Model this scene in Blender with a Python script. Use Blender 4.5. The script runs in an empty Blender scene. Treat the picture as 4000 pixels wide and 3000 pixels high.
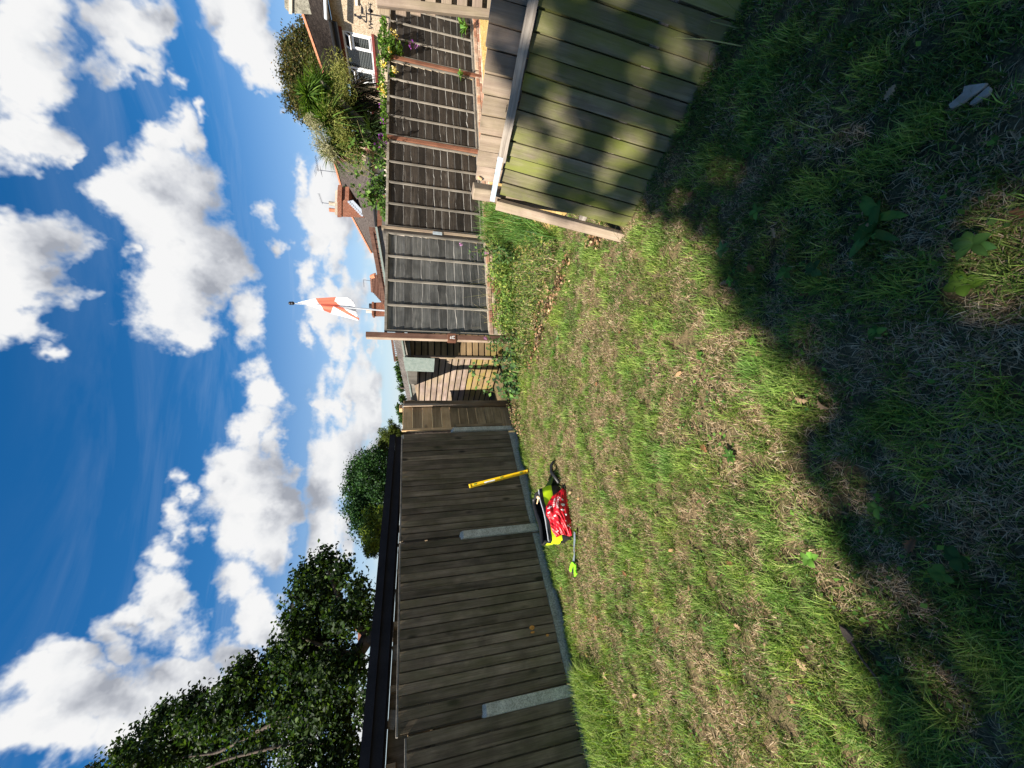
import bpy, bmesh, math, random
import numpy as np
from mathutils import Matrix, Vector

random.seed(7); RNG = np.random.default_rng(11)
SC = bpy.context.scene
COL = SC.collection

# ------------------------------------------------------------------ camera
F = 1450.0; TH = math.radians(15.4); H = 1.7          # focal length in photo pixels, downward pitch, eye height
cT, sT = math.cos(TH), math.sin(TH)
CAM = np.array([0.0, 0.0, H])
cam = bpy.data.cameras.new('camera'); cam_o = bpy.data.objects.new('camera', cam); COL.objects.link(cam_o)
cam.sensor_fit = 'HORIZONTAL'; cam.sensor_width = 36.0; cam.lens = 36.0 * F / 4000.0
cam.clip_start = 0.05; cam.clip_end = 3000
_up = Vector((0, sT, cT)); _fw = Vector((0, cT, -sT)); _rt = Vector((1, 0, 0))
m = Matrix.Identity(4)                                   # the photograph lies on its side: world up is the picture's left
for i in range(3):
    m[i][0] = -_up[i]; m[i][1] = _rt[i]; m[i][2] = -_fw[i]
m.translation = (0, 0, H)
cam_o.matrix_world = m
SC.camera = cam_o

# ------------------------------------------------------------------ where a photo pixel lies in the garden
def ray(x, y):
    a = (1500 - y) / F; b = (x - 2000) / F
    return np.array([a, cT - b * sT, -sT - b * cT])
def gp(x, y, z=0.0):
    r = ray(x, y); return CAM + r * ((z - H) / r[2])
def pp(x, y, P, n):
    r = ray(x, y); n = np.array(n, float)
    return CAM + r * (np.dot(np.array(P, float) - CAM, n) / np.dot(r, n))
def at(x, y, t): return CAM + ray(x, y) * t
def V(*a): return np.array(a, float)
def unit(v): v = np.array(v, float); return v / np.linalg.norm(v)
UPV = V(0, 0, 1)

# ------------------------------------------------------------------ sun, sky, exposure
SUN_AZ = unit([-0.735, -0.68, 0]); SUN_EL = math.radians(47)
SUN_DIR = unit(SUN_AZ * math.cos(SUN_EL) + UPV * math.sin(SUN_EL))      # towards the sun
sun = bpy.data.lights.new('sun', 'SUN'); sun_o = bpy.data.objects.new('sun', sun); COL.objects.link(sun_o)
sun.energy = 5.0; sun.angle = math.radians(0.53); sun.color = (1.0, 0.93, 0.82)
sun_o.rotation_euler = Vector(-SUN_DIR).to_track_quat('-Z', 'Y').to_euler()
SC.view_settings.view_transform = 'Standard'; SC.view_settings.look = 'None'
SC.view_settings.exposure = 1.25; SC.view_settings.gamma = 1.0; SC.view_settings.use_curve_mapping = False
SKY_STRENGTH = 0.056; CLOUD_GAIN = 0.39

def newnode(t, typ, **kw):
    n = t.nodes.new(typ)
    for k, v in kw.items():
        if k in n.bl_rna.properties: setattr(n, k, v)
    return n
def math_n(t, op, a, b=None, clamp=False):
    n = t.nodes.new('ShaderNodeMath'); n.operation = op; n.use_clamp = clamp
    for i, v in enumerate((a, b)):
        if v is None: continue
        if isinstance(v, (int, float)): n.inputs[i].default_value = v
        else: t.links.new(v, n.inputs[i])
    return n.outputs[0]
def vmath(t, op, a, b=None):
    n = t.nodes.new('ShaderNodeVectorMath'); n.operation = op
    for i, v in enumerate((a, b)):
        if v is None: continue
        if hasattr(v, 'links') or isinstance(v, bpy.types.NodeSocket): t.links.new(v, n.inputs[i])
        else: n.inputs[i].default_value = tuple(float(q) for q in v)
    return n.outputs['Value'] if op in ('DOT_PRODUCT', 'LENGTH') else n.outputs[0]
def maprange(t, v, a, b, c=0.0, d=1.0, smooth=False):
    n = t.nodes.new('ShaderNodeMapRange'); n.interpolation_type = 'SMOOTHSTEP' if smooth else 'LINEAR'
    n.clamp = True
    t.links.new(v, n.inputs[0])
    for i, q in enumerate((a, b, c, d)): n.inputs[i + 1].default_value = q
    return n.outputs[0]
def noise(t, vec, scale, detail=4.0, rough=0.55, dist=0.0, w=None):
    n = t.nodes.new('ShaderNodeTexNoise')
    if w is not None: n.noise_dimensions = '4D'; t.links.new(w, n.inputs['W'])
    if vec is not None: t.links.new(vec, n.inputs['Vector'])
    n.inputs['Scale'].default_value = scale; n.inputs['Detail'].default_value = detail
    n.inputs['Roughness'].default_value = rough; n.inputs['Distortion'].default_value = dist
    return n
def mapping(t, vec, scale, rot=(0, 0, 0)):
    n = t.nodes.new('ShaderNodeMapping'); n.inputs['Scale'].default_value = scale; n.inputs['Rotation'].default_value = rot
    t.links.new(vec, n.inputs[0]); return n.outputs[0]
def mixc(t, f, a, b, mode='MIX'):
    n = t.nodes.new('ShaderNodeMix'); n.data_type = 'RGBA'; n.blend_type = mode; n.clamp_factor = True
    if isinstance(f, (int, float)): n.inputs[0].default_value = f
    else: t.links.new(f, n.inputs[0])
    for i, v in ((6, a), (7, b)):
        if isinstance(v, (tuple, list)): n.inputs[i].default_value = (*v[:3], 1)
        else: t.links.new(v, n.inputs[i])
    return n.outputs[2]

# cumulus seen from the garden: photo x, y, half extent along x (height in the sky) and along y (width)
CLOUDS = [
 (30,90,270,260),(100,330,210,230),(60,560,200,120),(200,600,100,90),(255,655,45,40),
 (430,90,170,180),(460,240,140,100),(430,300,60,60),(630,290,50,45),(560,90,120,160),
 (960,40,170,170),(1010,210,130,130),(1040,330,90,90),(1050,420,45,45),
 (560,700,130,110),(500,820,130,110),(640,840,210,200),(720,1000,230,200),(620,1160,170,150),(700,1240,150,120),(820,1010,120,180),(430,960,50,50),(610,1290,30,30),(680,1350,60,40),(590,580,60,50),
 (640,470,70,80),(700,560,55,70),(730,420,35,40),
 (60,960,200,130),(110,1090,170,140),(60,1260,140,110),(210,1380,55,40),(200,1010,80,70),
 (1045,785,50,75),(1070,950,40,50),(980,1240,65,100),(930,1180,30,40),(1000,1410,60,70),(1030,1520,70,90),
 (1010,1700,80,130),(990,1860,130,130),(1010,2000,170,140),(930,2060,110,130),(1080,2120,90,120),(1100,1780,70,160),
 (730,1840,45,50),(770,1930,40,60),(700,2030,70,90),(650,2180,110,110),(740,2120,60,90),
 (590,2360,140,160),(480,2480,90,120),(680,2440,110,120),(300,2560,200,80),(150,2650,180,110),(350,2700,340,160),(120,2850,260,180),(640,2620,200,150),(860,2560,110,120),(500,2850,250,150),(930,2250,90,110),(1000,2420,80,130),(1090,2480,50,150),(790,2720,160,120),
 (1170,480,35,60),(1200,620,55,110),(1220,780,70,120),(1240,940,85,120),(1225,1060,75,90),(1260,1180,60,90),(1330,850,60,260),
 (1190,1330,50,120),(1280,1240,60,140),(1320,1380,70,140),(1330,1560,60,120),(1340,1740,60,150),(1330,1900,60,110),(1400,1850,40,150),(1350,700,60,120),(1340,1000,70,130),(1250,520,60,90),(1320,2180,60,110),(1270,2080,40,80),(1450,1560,30,140),(1480,1300,20,120),(1470,1900,25,150),
 (1270,1330,70,80),(1300,1450,70,90),(1240,1620,45,90),(1290,1600,60,110),(1250,1800,50,90),(1270,1880,45,70),(1390,1330,40,140),(1420,1500,45,130),(1380,1640,40,120),(1440,1720,35,140),(1360,1990,40,90),(1390,2110,45,90),(1350,2230,50,90),(1430,1880,30,120),(1330,1130,30,120),(1460,1380,25,160),
]
def build_world():
    w = bpy.data.worlds.new('World'); SC.world = w; w.use_nodes = True
    t = w.node_tree; t.nodes.clear()
    g = bpy.data.node_groups.new('cloud_field', 'ShaderNodeTree')
    g.interface.new_socket('Direction', in_out='INPUT', socket_type='NodeSocketVector')
    g.interface.new_socket('Field', in_out='OUTPUT', socket_type='NodeSocketFloat')
    gi = g.nodes.new('NodeGroupInput'); go = g.nodes.new('NodeGroupOutput'); d = gi.outputs[0]
    # warp the direction so that no outline is an ellipse
    wn = noise(g, d, 3.2, 3.0, 0.6)
    off = vmath(g, 'SUBTRACT', wn.outputs['Color'], (0.5, 0.5, 0.5))
    sc_ = g.nodes.new('ShaderNodeVectorMath'); sc_.operation = 'SCALE'; g.links.new(off, sc_.inputs[0]); sc_.inputs['Scale'].default_value = 0.17
    wn2 = noise(g, d, 11.0, 4.0, 0.65)
    s2 = g.nodes.new('ShaderNodeVectorMath'); s2.operation = 'SCALE'; g.links.new(vmath(g, 'SUBTRACT', wn2.outputs['Color'], (0.5, 0.5, 0.5)), s2.inputs[0]); s2.inputs['Scale'].default_value = 0.11
    dw = vmath(g, 'ADD', vmath(g, 'ADD', d, sc_.outputs[0]), s2.outputs[0])
    acc = None
    for (x, y, rx, ry) in CLOUDS:
        c = unit(ray(x, y)); T1 = unit(ray(x + rx, y)) - c; T2 = unit(ray(x, y + ry)) - c
        M = np.linalg.inv(np.array([T1, T2, c]).T)
        cx = vmath(g, 'DOT_PRODUCT', dw, M[0]); cy = vmath(g, 'DOT_PRODUCT', dw, M[1])
        q = math_n(g, 'ADD', math_n(g, 'MULTIPLY', cx, cx), math_n(g, 'MULTIPLY', cy, cy))
        wgt = min(1.25, max(0.55, (rx * ry) ** 0.5 / 120.0))
        val = math_n(g, 'MULTIPLY', math_n(g, 'SUBTRACT', 1.12, math_n(g, 'SQRT', q)), wgt)
        if acc is None: acc = val
        else:
            n = g.nodes.new('ShaderNodeMath'); n.operation = 'SMOOTH_MAX'
            g.links.new(acc, n.inputs[0]); g.links.new(val, n.inputs[1]); n.inputs[2].default_value = 0.16
            acc = n.outputs[0]
    blob = acc
    blob = math_n(g, 'MAXIMUM', blob, -1.2)
    # the same broken cumulus carries on round the rest of the sky
    gen = noise(g, d, 2.6, 3.0, 0.5)
    g1 = maprange(g, gen.outputs[0], 0.47, 0.75, -0.6, 0.9)
    fwd = vmath(g, 'DOT_PRODUCT', d, (0, cT, -sT))
    outside = maprange(g, fwd, 0.60, 0.42)
    gg = math_n(g, 'ADD', math_n(g, 'MULTIPLY', g1, outside), math_n(g, 'MULTIPLY', math_n(g, 'SUBTRACT', 1.0, outside), -1.2))
    blob = math_n(g, 'MAXIMUM', blob, gg)
    # a bank of distant cumulus all along the horizon
    sz = g.nodes.new('ShaderNodeSeparateXYZ'); g.links.new(d, sz.inputs[0])
    band = math_n(g, 'MULTIPLY', maprange(g, sz.outputs[2], 0.02, 0.07), maprange(g, sz.outputs[2], 0.33, 0.20))
    bn = noise(g, mapping(g, d, (1.0, 1.0, 3.2)), 3.6, 3.0, 0.5)
    bank = math_n(g, 'SUBTRACT', math_n(g, 'MULTIPLY', band, math_n(g, 'ADD', maprange(g, bn.outputs[0], 0.36, 0.62, -0.2, 0.75), 1.2)), 1.2)
    blob = math_n(g, 'MAXIMUM', blob, bank)
    f1 = noise(g, d, 8.0, 9.0, 0.60, 0.1)
    f = math_n(g, 'ADD', blob, math_n(g, 'MULTIPLY', math_n(g, 'SUBTRACT', f1.outputs[0], 0.5), 2.1))
    g.links.new(f, go.inputs[0])

    tc = t.nodes.new('ShaderNodeTexCoord'); dirv = vmath(t, 'NORMALIZE', tc.outputs['Generated'])
    def field(vec):
        n = t.nodes.new('ShaderNodeGroup'); n.node_tree = g; t.links.new(vec, n.inputs[0]); return n.outputs[0]
    f0 = field(dirv)
    toward = unit(np.array([-0.30, -0.05, 1.0])) * 0.07
    f1 = field(vmath(t, 'NORMALIZE', vmath(t, 'ADD', dirv, toward)))
    dens = maprange(t, f0, -0.05, 0.60, smooth=True)
    thick = maprange(t, f0, 0.30, 1.25, 0.0, 0.72)
    lit = maprange(t, math_n(t, 'SUBTRACT', math_n(t, 'MULTIPLY', math_n(t, 'SUBTRACT', f0, f1), 1.0), thick), -0.92, 0.34, 0.0, 1.0)
    cr = t.nodes.new('ShaderNodeValToRGB'); t.links.new(lit, cr.inputs[0]); el = cr.color_ramp.elements
    el[0].position = 0.0; el[0].color = (0.40, 0.425, 0.485, 1); el[1].position = 1.0; el[1].color = (1, 1, 1, 1)
    e_ = el.new(0.42); e_.color = (0.70, 0.72, 0.765, 1); e_ = el.new(0.72); e_.color = (0.92, 0.93, 0.945, 1)
    ccol = cr.outputs[0]
    # thin high streaks
    mp = t.nodes.new('ShaderNodeMapping'); mp.inputs['Scale'].default_value = (1.3, 1.3, 9.0); t.links.new(dirv, mp.inputs[0])
    ci = noise(t, mp.outputs[0], 1.7, 5.0, 0.6, 0.6)
    cirrus = maprange(t, ci.outputs[0], 0.44, 0.76, 0.0, 0.52)
    sep = t.nodes.new('ShaderNodeSeparateXYZ'); t.links.new(dirv, sep.inputs[0])
    low = maprange(t, sep.outputs[2], 0.62, 0.12)
    cirrus = math_n(t, 'MULTIPLY', cirrus, low)
    hz = maprange(t, sep.outputs[2], 0.36, 0.0, 0.0, 0.72)
    thin = math_n(t, 'MAXIMUM', cirrus, hz)
    cover = math_n(t, 'MAXIMUM', dens, thin)
    sky = t.nodes.new('ShaderNodeTexSky'); sky.sky_type = 'NISHITA'; sky.sun_disc = False
    sky.sun_elevation = SUN_EL; sky.sun_rotation = math.atan2(SUN_DIR[0], SUN_DIR[1])
    sky.air_density = 1.0; sky.dust_density = 0.1; sky.ozone_density = 4.0
    b1 = t.nodes.new('ShaderNodeBackground'); hs = t.nodes.new('ShaderNodeHueSaturation'); hs.inputs['Saturation'].default_value = 1.34; t.links.new(sky.outputs[0], hs.inputs['Color']); t.links.new(hs.outputs[0], b1.inputs[0]); b1.inputs[1].default_value = SKY_STRENGTH
    b2 = t.nodes.new('ShaderNodeBackground'); b2.inputs[1].default_value = CLOUD_GAIN
    thc = mixc(t, dens, (0.66, 0.78, 0.95), ccol); t.links.new(thc, b2.inputs[0])
    mx = t.nodes.new('ShaderNodeMixShader'); t.links.new(cover, mx.inputs[0]); t.links.new(b1.outputs[0], mx.inputs[1]); t.links.new(b2.outputs[0], mx.inputs[2])
    out = t.nodes.new('ShaderNodeOutputWorld'); t.links.new(mx.outputs[0], out.inputs[0])
    w.cycles.sampling_method = 'MANUAL'; w.cycles.sample_map_resolution = 512
build_world()

# ------------------------------------------------------------------ materials
def new_mat(name):
    mt = bpy.data.materials.new(name); mt.use_nodes = True; t = mt.node_tree
    return mt, t, t.nodes['Principled BSDF']
def setb(b, rough=0.8, spec=0.3, metal=0.0):
    b.inputs['Roughness'].default_value = rough; b.inputs['Specular IOR Level'].default_value = spec; b.inputs['Metallic'].default_value = metal
def bump(t, b, h, strength=0.4, dist=0.01):
    n = t.nodes.new('ShaderNodeBump'); n.inputs['Strength'].default_value = strength; n.inputs['Distance'].default_value = dist
    t.links.new(h, n.inputs['Height']); t.links.new(n.outputs[0], b.inputs['Normal'])
def wood_mat(name, dark, light, green=0.0, greencol=(0.10, 0.12, 0.02), knots=0.6, vary=0.35, pale=0.0, rough=0.85, greenscale=2.2, orange=0.0):
    """long grain along local z; every board gets its own stretch of grain from its object random"""
    mt, t, b = new_mat(name); setb(b, rough, 0.25)
    tc = t.nodes.new('ShaderNodeTexCoord'); oi = t.nodes.new('ShaderNodeObjectInfo')
    rnd = math_n(t, 'MULTIPLY', oi.outputs['Random'], 53.0)
    g1 = noise(t, mapping(t, tc.outputs['Object'], (26, 26, 1.3)), 1.0, 6.0, 0.65, 0.5, rnd)
    g2 = noise(t, mapping(t, tc.outputs['Object'], (170, 170, 4.0)), 1.0, 3.0, 0.6, 0.2, rnd)
    f = math_n(t, 'ADD', math_n(t, 'MULTIPLY', g1.outputs[0], 0.65), math_n(t, 'MULTIPLY', g2.outputs[0], 0.35))
    f = maprange(t, f, 0.36, 0.66)
    c = mixc(t, f, dark, light)
    big = noise(t, tc.outputs['Object'], 3.1, 4.0, 0.6, 0.3, rnd)
    c = mixc(t, maprange(t, big.outputs[0], 0.42, 0.72, 0.0, 0.7), c, tuple(q * 0.5 for q in dark))
    if pale > 0:
        pn = noise(t, mapping(t, tc.outputs['Object'], (14, 14, 2.0)), 1.0, 5.0, 0.7, 0.4, rnd)
        c = mixc(t, maprange(t, pn.outputs[0], 0.55, 0.72, 0.0, pale), c, (0.42, 0.40, 0.37))
    if knots > 0:
        vo = t.nodes.new('ShaderNodeTexVoronoi'); vo.voronoi_dimensions = '4D'; t.links.new(rnd, vo.inputs['W'])
        t.links.new(mapping(t, tc.outputs['Object'], (7.0, 7.0, 2.6)), vo.inputs['Vector']); vo.inputs['Scale'].default_value = 1.0
        k = maprange(t, vo.outputs['Distance'], 0.09, 0.23, knots, 0.0, True)
        c = mixc(t, k, c, (0.012, 0.009, 0.007))
    if orange > 0:
        on = noise(t, mapping(t, tc.outputs['Object'], (8, 8, 1.5)), 1.0, 3.0, 0.5, 0.3, rnd)
        c = mixc(t, maprange(t, on.outputs[0], 0.5, 0.66, 0.0, orange), c, (0.20, 0.085, 0.02))
    if green > 0:
        gn = noise(t, mapping(t, tc.outputs['Object'], (3.0, 3.0, 1.0)), greenscale, 5.0, 0.65, 0.4, rnd)
        c = mixc(t, maprange(t, gn.outputs[0], 0.38, 0.64, 0.0, green), c, greencol)
    v = maprange(t, oi.outputs['Random'], 0.0, 1.0, 1.0 - vary, 1.0 + vary)
    cv = t.nodes.new('ShaderNodeVectorMath'); cv.operation = 'SCALE'; t.links.new(c, cv.inputs[0]); t.links.new(v, cv.inputs['Scale'])
    t.links.new(cv.outputs[0], b.inputs['Base Color'])
    bump(t, b, f, 0.45, 0.004)
    return mt
def plain(name, col, rough=0.6, spec=0.3, metal=0.0, nscale=14.0, amount=0.25, bumps=0.15, bdist=0.004):
    mt, t, b = new_mat(name); setb(b, rough, spec, metal)
    tc = t.nodes.new('ShaderNodeTexCoord'); oi = t.nodes.new('ShaderNodeObjectInfo')
    n = noise(t, tc.outputs['Object'], nscale, 6.0, 0.65, 0.2, math_n(t, 'MULTIPLY', oi.outputs['Random'], 31.0))
    c = mixc(t, maprange(t, n.outputs[0], 0.3, 0.7), tuple(q * (1 - amount) for q in col), tuple(min(1, q * (1 + amount)) for q in col))
    t.links.new(c, b.inputs['Base Color'])
    if bumps > 0: bump(t, b, n.outputs[0], bumps, bdist)
    return mt
def two_tone(name, a, bcol, scale, lo=0.4, hi=0.6, rough=0.85, detail=6.0, bumps=0.4, bdist=0.006, fine=0.0):
    mt, t, b = new_mat(name); setb(b, rough, 0.25)
    tc = t.nodes.new('ShaderNodeTexCoord')
    n = noise(t, tc.outputs['Object'], scale, detail, 0.62, 0.2)
    c = mixc(t, maprange(t, n.outputs[0], lo, hi), a, bcol)
    if fine:
        n2 = noise(t, tc.outputs['Object'], fine, 3.0, 0.6)
        c = mixc(t, maprange(t, n2.outputs[0], 0.4, 0.62, 0.0, 0.6), c, tuple(q * 0.35 for q in a))
        bump(t, b, n2.outputs[0], bumps, bdist)
    else: bump(t, b, n.outputs[0], bumps, bdist)
    t.links.new(c, b.inputs['Base Color'])
    return mt
def leaf_mat(name, trans=0.35, rough=0.5, spec=0.35):
    """colour of each leaf or blade comes from the mesh; light passes through"""
    mt, t, b = new_mat(name); setb(b, rough, spec)
    at_ = t.nodes.new('ShaderNodeAttribute'); at_.attribute_name = 'Col'
    t.links.new(at_.outputs['Color'], b.inputs['Base Color'])
    tr = t.nodes.new('ShaderNodeBsdfTranslucent')
    tcol = mixc(t, 1.0, at_.outputs['Color'], (1.25, 1.3, 0.55), 'MULTIPLY')
    t.links.new(tcol, tr.inputs[0])
    mx = t.nodes.new('ShaderNodeMixShader'); mx.inputs[0].default_value = trans
    out = t.nodes['Material Output']
    t.links.new(b.outputs[0], mx.inputs[1]); t.links.new(tr.outputs[0], mx.inputs[2]); t.links.new(mx.outputs[0], out.inputs[0])
    return mt
def brick_mat(name, c1, c2, mortar, scale=1.0, bw=0.225, bh=0.075):
    mt, t, b = new_mat(name); setb(b, 0.9, 0.2)
    tc = t.nodes.new('ShaderNodeTexCoord')
    sp = t.nodes.new('ShaderNodeSeparateXYZ'); t.links.new(tc.outputs['Object'], sp.inputs[0])
    cb = t.nodes.new('ShaderNodeCombineXYZ'); t.links.new(math_n(t, 'ADD', sp.outputs[0], sp.outputs[1]), cb.inputs[0]); t.links.new(sp.outputs[2], cb.inputs[1])
    br = t.nodes.new('ShaderNodeTexBrick'); t.links.new(cb.outputs[0], br.inputs['Vector'])
    br.inputs['Scale'].default_value = scale; br.inputs['Brick Width'].default_value = bw; br.inputs['Row Height'].default_value = bh
    br.inputs['Mortar Size'].default_value = 0.006; br.inputs['Color1'].default_value = (*c1, 1); br.inputs['Color2'].default_value = (*c2, 1); br.inputs['Mortar'].default_value = (*mortar, 1)
    n = noise(t, tc.outputs['Object'], 5.0, 5.0, 0.6)
    c = mixc(t, maprange(t, n.outputs[0], 0.4, 0.7, 0, 0.6), br.outputs['Color'], tuple(q * 0.4 for q in c1))
    t.links.new(c, b.inputs['Base Color']); bump(t, b, br.outputs['Fac'], -0.4, 0.01)
    return mt

M = {}
M['closeboard'] = wood_mat('closeboard_dark', (0.098, 0.070, 0.044), (0.34, 0.255, 0.172), green=0.5, greencol=(0.085, 0.078, 0.028), knots=0.85, vary=0.34)
M['larch'] = wood_mat('larch_grey', (0.022, 0.018, 0.015), (0.066, 0.056, 0.047), knots=0.7, vary=0.45, pale=0.22)
M['lap_edge'] = wood_mat('sunlit_board_edge', (0.13, 0.122, 0.11), (0.40, 0.385, 0.35), knots=0.2, vary=0.5)  # top edges of the lap boards: sun on the ledge painted as paler wood
M['larch_pale'] = wood_mat('larch_pale', (0.062, 0.063, 0.062), (0.175, 0.175, 0.168), knots=0.9, vary=0.38, pale=0.35)
M['batten'] = wood_mat('batten_grey', (0.14, 0.125, 0.105), (0.33, 0.30, 0.255), knots=0.3, vary=0.25)
M['new_wood'] = wood_mat('new_orange_board', (0.62, 0.37, 0.17), (0.85, 0.60, 0.34), knots=0.5, vary=0.22)
M['knot_wood'] = plain('bare_orange_knot', (0.62, 0.27, 0.06), 0.8, 0.2, 0, 40.0, 0.3)
M['old_plank'] = wood_mat('old_brown_plank', (0.20, 0.125, 0.062), (0.46, 0.32, 0.18), knots=0.5, vary=0.25, green=0.3, greencol=(0.12, 0.10, 0.045))
M['mossy'] = wood_mat('mossy_board', (0.10, 0.082, 0.055), (0.27, 0.23, 0.16), green=0.85, greencol=(0.135, 0.155, 0.022), knots=0.35, vary=0.16, greenscale=1.5)
M['pinkish'] = wood_mat('weathered_pale_board', (0.22, 0.16, 0.12), (0.40, 0.31, 0.24), knots=0.4, vary=0.14, green=0.22, greencol=(0.22, 0.22, 0.08))
M['rail'] = wood_mat('grey_rail', (0.17, 0.14, 0.115), (0.48, 0.42, 0.35), knots=0.4, vary=0.1, pale=0.3)
M['shed'] = wood_mat('shed_board', (0.20, 0.14, 0.12), (0.43, 0.335, 0.295), knots=0.25, vary=0.14, pale=0.3, green=0.35, greencol=(0.28, 0.23, 0.06))
M['shed_green'] = wood_mat('shed_board_algae', (0.20, 0.125, 0.07), (0.38, 0.26, 0.16), knots=0.2, vary=0.12, green=0.8, greencol=(0.25, 0.215, 0.035))
M['brownpost'] = wood_mat('brown_post', (0.10, 0.05, 0.035), (0.22, 0.12, 0.085), knots=0.2, vary=0.1)
M['palepost'] = wood_mat('pale_post_face', (0.30, 0.22, 0.16), (0.56, 0.44, 0.33), knots=0.2, vary=0.1)
M['oldpost'] = wood_mat('cracked_old_post', (0.09, 0.06, 0.04), (0.30, 0.22, 0.14), knots=0.4, vary=0.1, orange=0.5)
M['rust'] = wood_mat('red_brown_post', (0.15, 0.058, 0.034), (0.27, 0.13, 0.08), knots=0.1, vary=0.15)
M['concrete'] = two_tone('concrete', (0.46, 0.44, 0.35), (0.66, 0.64, 0.53), 9.0, 0.35, 0.65, 0.9, bumps=0.3, fine=90.0)
M['gravelboard'] = two_tone('concrete_plank', (0.31, 0.31, 0.255), (0.48, 0.475, 0.40), 7.0, 0.35, 0.65, 0.9, bumps=0.3, fine=60.0)
M['felt'] = two_tone('black_felt', (0.010, 0.010, 0.013), (0.022, 0.022, 0.026), 6.0, 0.35, 0.65, 0.75, bumps=0.25, fine=140.0)
M['greenfelt'] = two_tone('green_mineral_felt', (0.25, 0.31, 0.28), (0.36, 0.41, 0.37), 20.0, 0.35, 0.65, 0.95, bumps=0.4, fine=160.0)
M['greyfelt'] = two_tone('grey_roof_felt', (0.17, 0.145, 0.135), (0.27, 0.24, 0.22), 5.0, 0.35, 0.65, 0.9, bumps=0.3, fine=70.0)
M['pebbledash'] = two_tone('pebbledash', (0.31, 0.235, 0.155), (0.53, 0.435, 0.32), 22.0, 0.40, 0.62, 0.95, bumps=0.7, bdist=0.02)
M['greyrender'] = two_tone('grey_render', (0.22, 0.21, 0.22), (0.30, 0.29, 0.30), 9.0, 0.35, 0.65, 0.95)
M['creamrender'] = two_tone('cream_render', (0.48, 0.40, 0.33), (0.60, 0.52, 0.44), 9.0, 0.35, 0.65, 0.95)
M['tile'] = two_tone('brown_roof_tile', (0.070, 0.056, 0.050), (0.165, 0.135, 0.115), 7.0, 0.35, 0.65, 0.85, fine=26.0, bumps=0.4)
M['tile_red'] = two_tone('red_brown_roof_tile', (0.13, 0.065, 0.045), (0.25, 0.13, 0.09), 7.0, 0.35, 0.65, 0.85, fine=26.0)
M['ridge'] = plain('orange_ridge_tile', (0.42, 0.17, 0.095), 0.8, 0.25, 0, 9.0, 0.3)
M['stone'] = two_tone('grey_stone_chimney', (0.20, 0.185, 0.145), (0.36, 0.34, 0.27), 3.5, 0.35, 0.6, 0.95, fine=18.0)
M['chimney_brick'] = brick_mat('chimney_brick', (0.25, 0.085, 0.045), (0.17, 0.055, 0.032), (0.30, 0.22, 0.16))
M['brick'] = plain('garden_brick', (0.36, 0.22, 0.15), 0.9, 0.2, 0, 8.0, 0.45, 0.4, 0.006)
M['mortar'] = two_tone('mortar', (0.30, 0.25, 0.19), (0.42, 0.36, 0.28), 15.0)
M['upvc'] = plain('white_plastic_frame', (0.82, 0.82, 0.82), 0.35, 0.5, 0, 4.0, 0.03, 0.0)
M['sill'] = plain('dark_red_sill', (0.17, 0.035, 0.028), 0.6, 0.4, 0, 6.0, 0.25)
M['gutter'] = plain('black_gutter', (0.010, 0.010, 0.010), 0.6, 0.3, 0, 6.0, 0.2, 0.0)
M['gutter_grey'] = plain('grey_gutter', (0.42, 0.44, 0.47), 0.4, 0.4, 0, 6.0, 0.1, 0.0)
M['lead'] = plain('lead_flashing', (0.42, 0.46, 0.52), 0.45, 0.5, 0.2, 9.0, 0.2)
M['blind'] = plain('white_blind_slat', (0.22, 0.24, 0.24), 0.6, 0.3, 0, 5.0, 0.1, 0.0)
M['strap'] = plain('galvanised_strap', (0.36, 0.42, 0.47), 0.5, 0.5, 0.25, 22.0, 0.22, 0.1)
M['darkmetal'] = plain('dark_iron', (0.030, 0.028, 0.032), 0.5, 0.4, 0.3, 15.0, 0.3)
M['aerial'] = plain('aerial_metal', (0.13, 0.14, 0.17), 0.45, 0.5, 0.5, 8.0, 0.2, 0.0)
M['yellow'] = plain('yellow_level_paint', (0.78, 0.50, 0.015), 0.35, 0.5, 0, 9.0, 0.08, 0.0)
M['white'] = plain('white_print', (0.85, 0.84, 0.82), 0.5, 0.4, 0, 9.0, 0.05, 0.0)
M['black_nylon'] = plain('black_nylon', (0.012, 0.012, 0.013), 0.5, 0.5, 0, 30.0, 0.3, 0.3)
M['black_vinyl'] = plain('black_vinyl', (0.007, 0.007, 0.008), 0.22, 0.6, 0, 9.0, 0.3, 0.3, 0.01)
M['hivis'] = plain('hi_vis_yellow_fabric', (0.62, 0.85, 0.015), 0.6, 0.3, 0, 12.0, 0.18, 0.3, 0.008)
M['olive'] = plain('olive_fabric', (0.16, 0.22, 0.035), 0.75, 0.2, 0, 14.0, 0.25, 0.4)
M['lime'] = plain('lime_plastic', (0.27, 0.80, 0.03), 0.4, 0.5, 0, 9.0, 0.1, 0.0)
M['webbing'] = plain('grey_webbing', (0.15, 0.18, 0.22), 0.8, 0.2, 0, 60.0, 0.3, 0.4)
M['redfilm'] = plain('red_plastic_film', (0.50, 0.007, 0.016), 0.36, 0.4, 0, 16.0, 0.35, 0.5, 0.02)
M['spoon'] = plain('pale_wood_spoon', (0.72, 0.50, 0.30), 0.6, 0.3, 0, 20.0, 0.12)
M['flagwhite'] = plain('white_flag_cloth', (0.80, 0.80, 0.82), 0.8, 0.2, 0, 6.0, 0.04, 0.0)
M['flagred'] = plain('faded_red_flag_cloth', (0.72, 0.16, 0.10), 0.8, 0.2, 0, 6.0, 0.06, 0.0)
M['bark'] = two_tone('bark', (0.045, 0.034, 0.026), (0.12, 0.095, 0.075), 9.0, 0.35, 0.65, 0.95, bumps=0.8, bdist=0.03)
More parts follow.
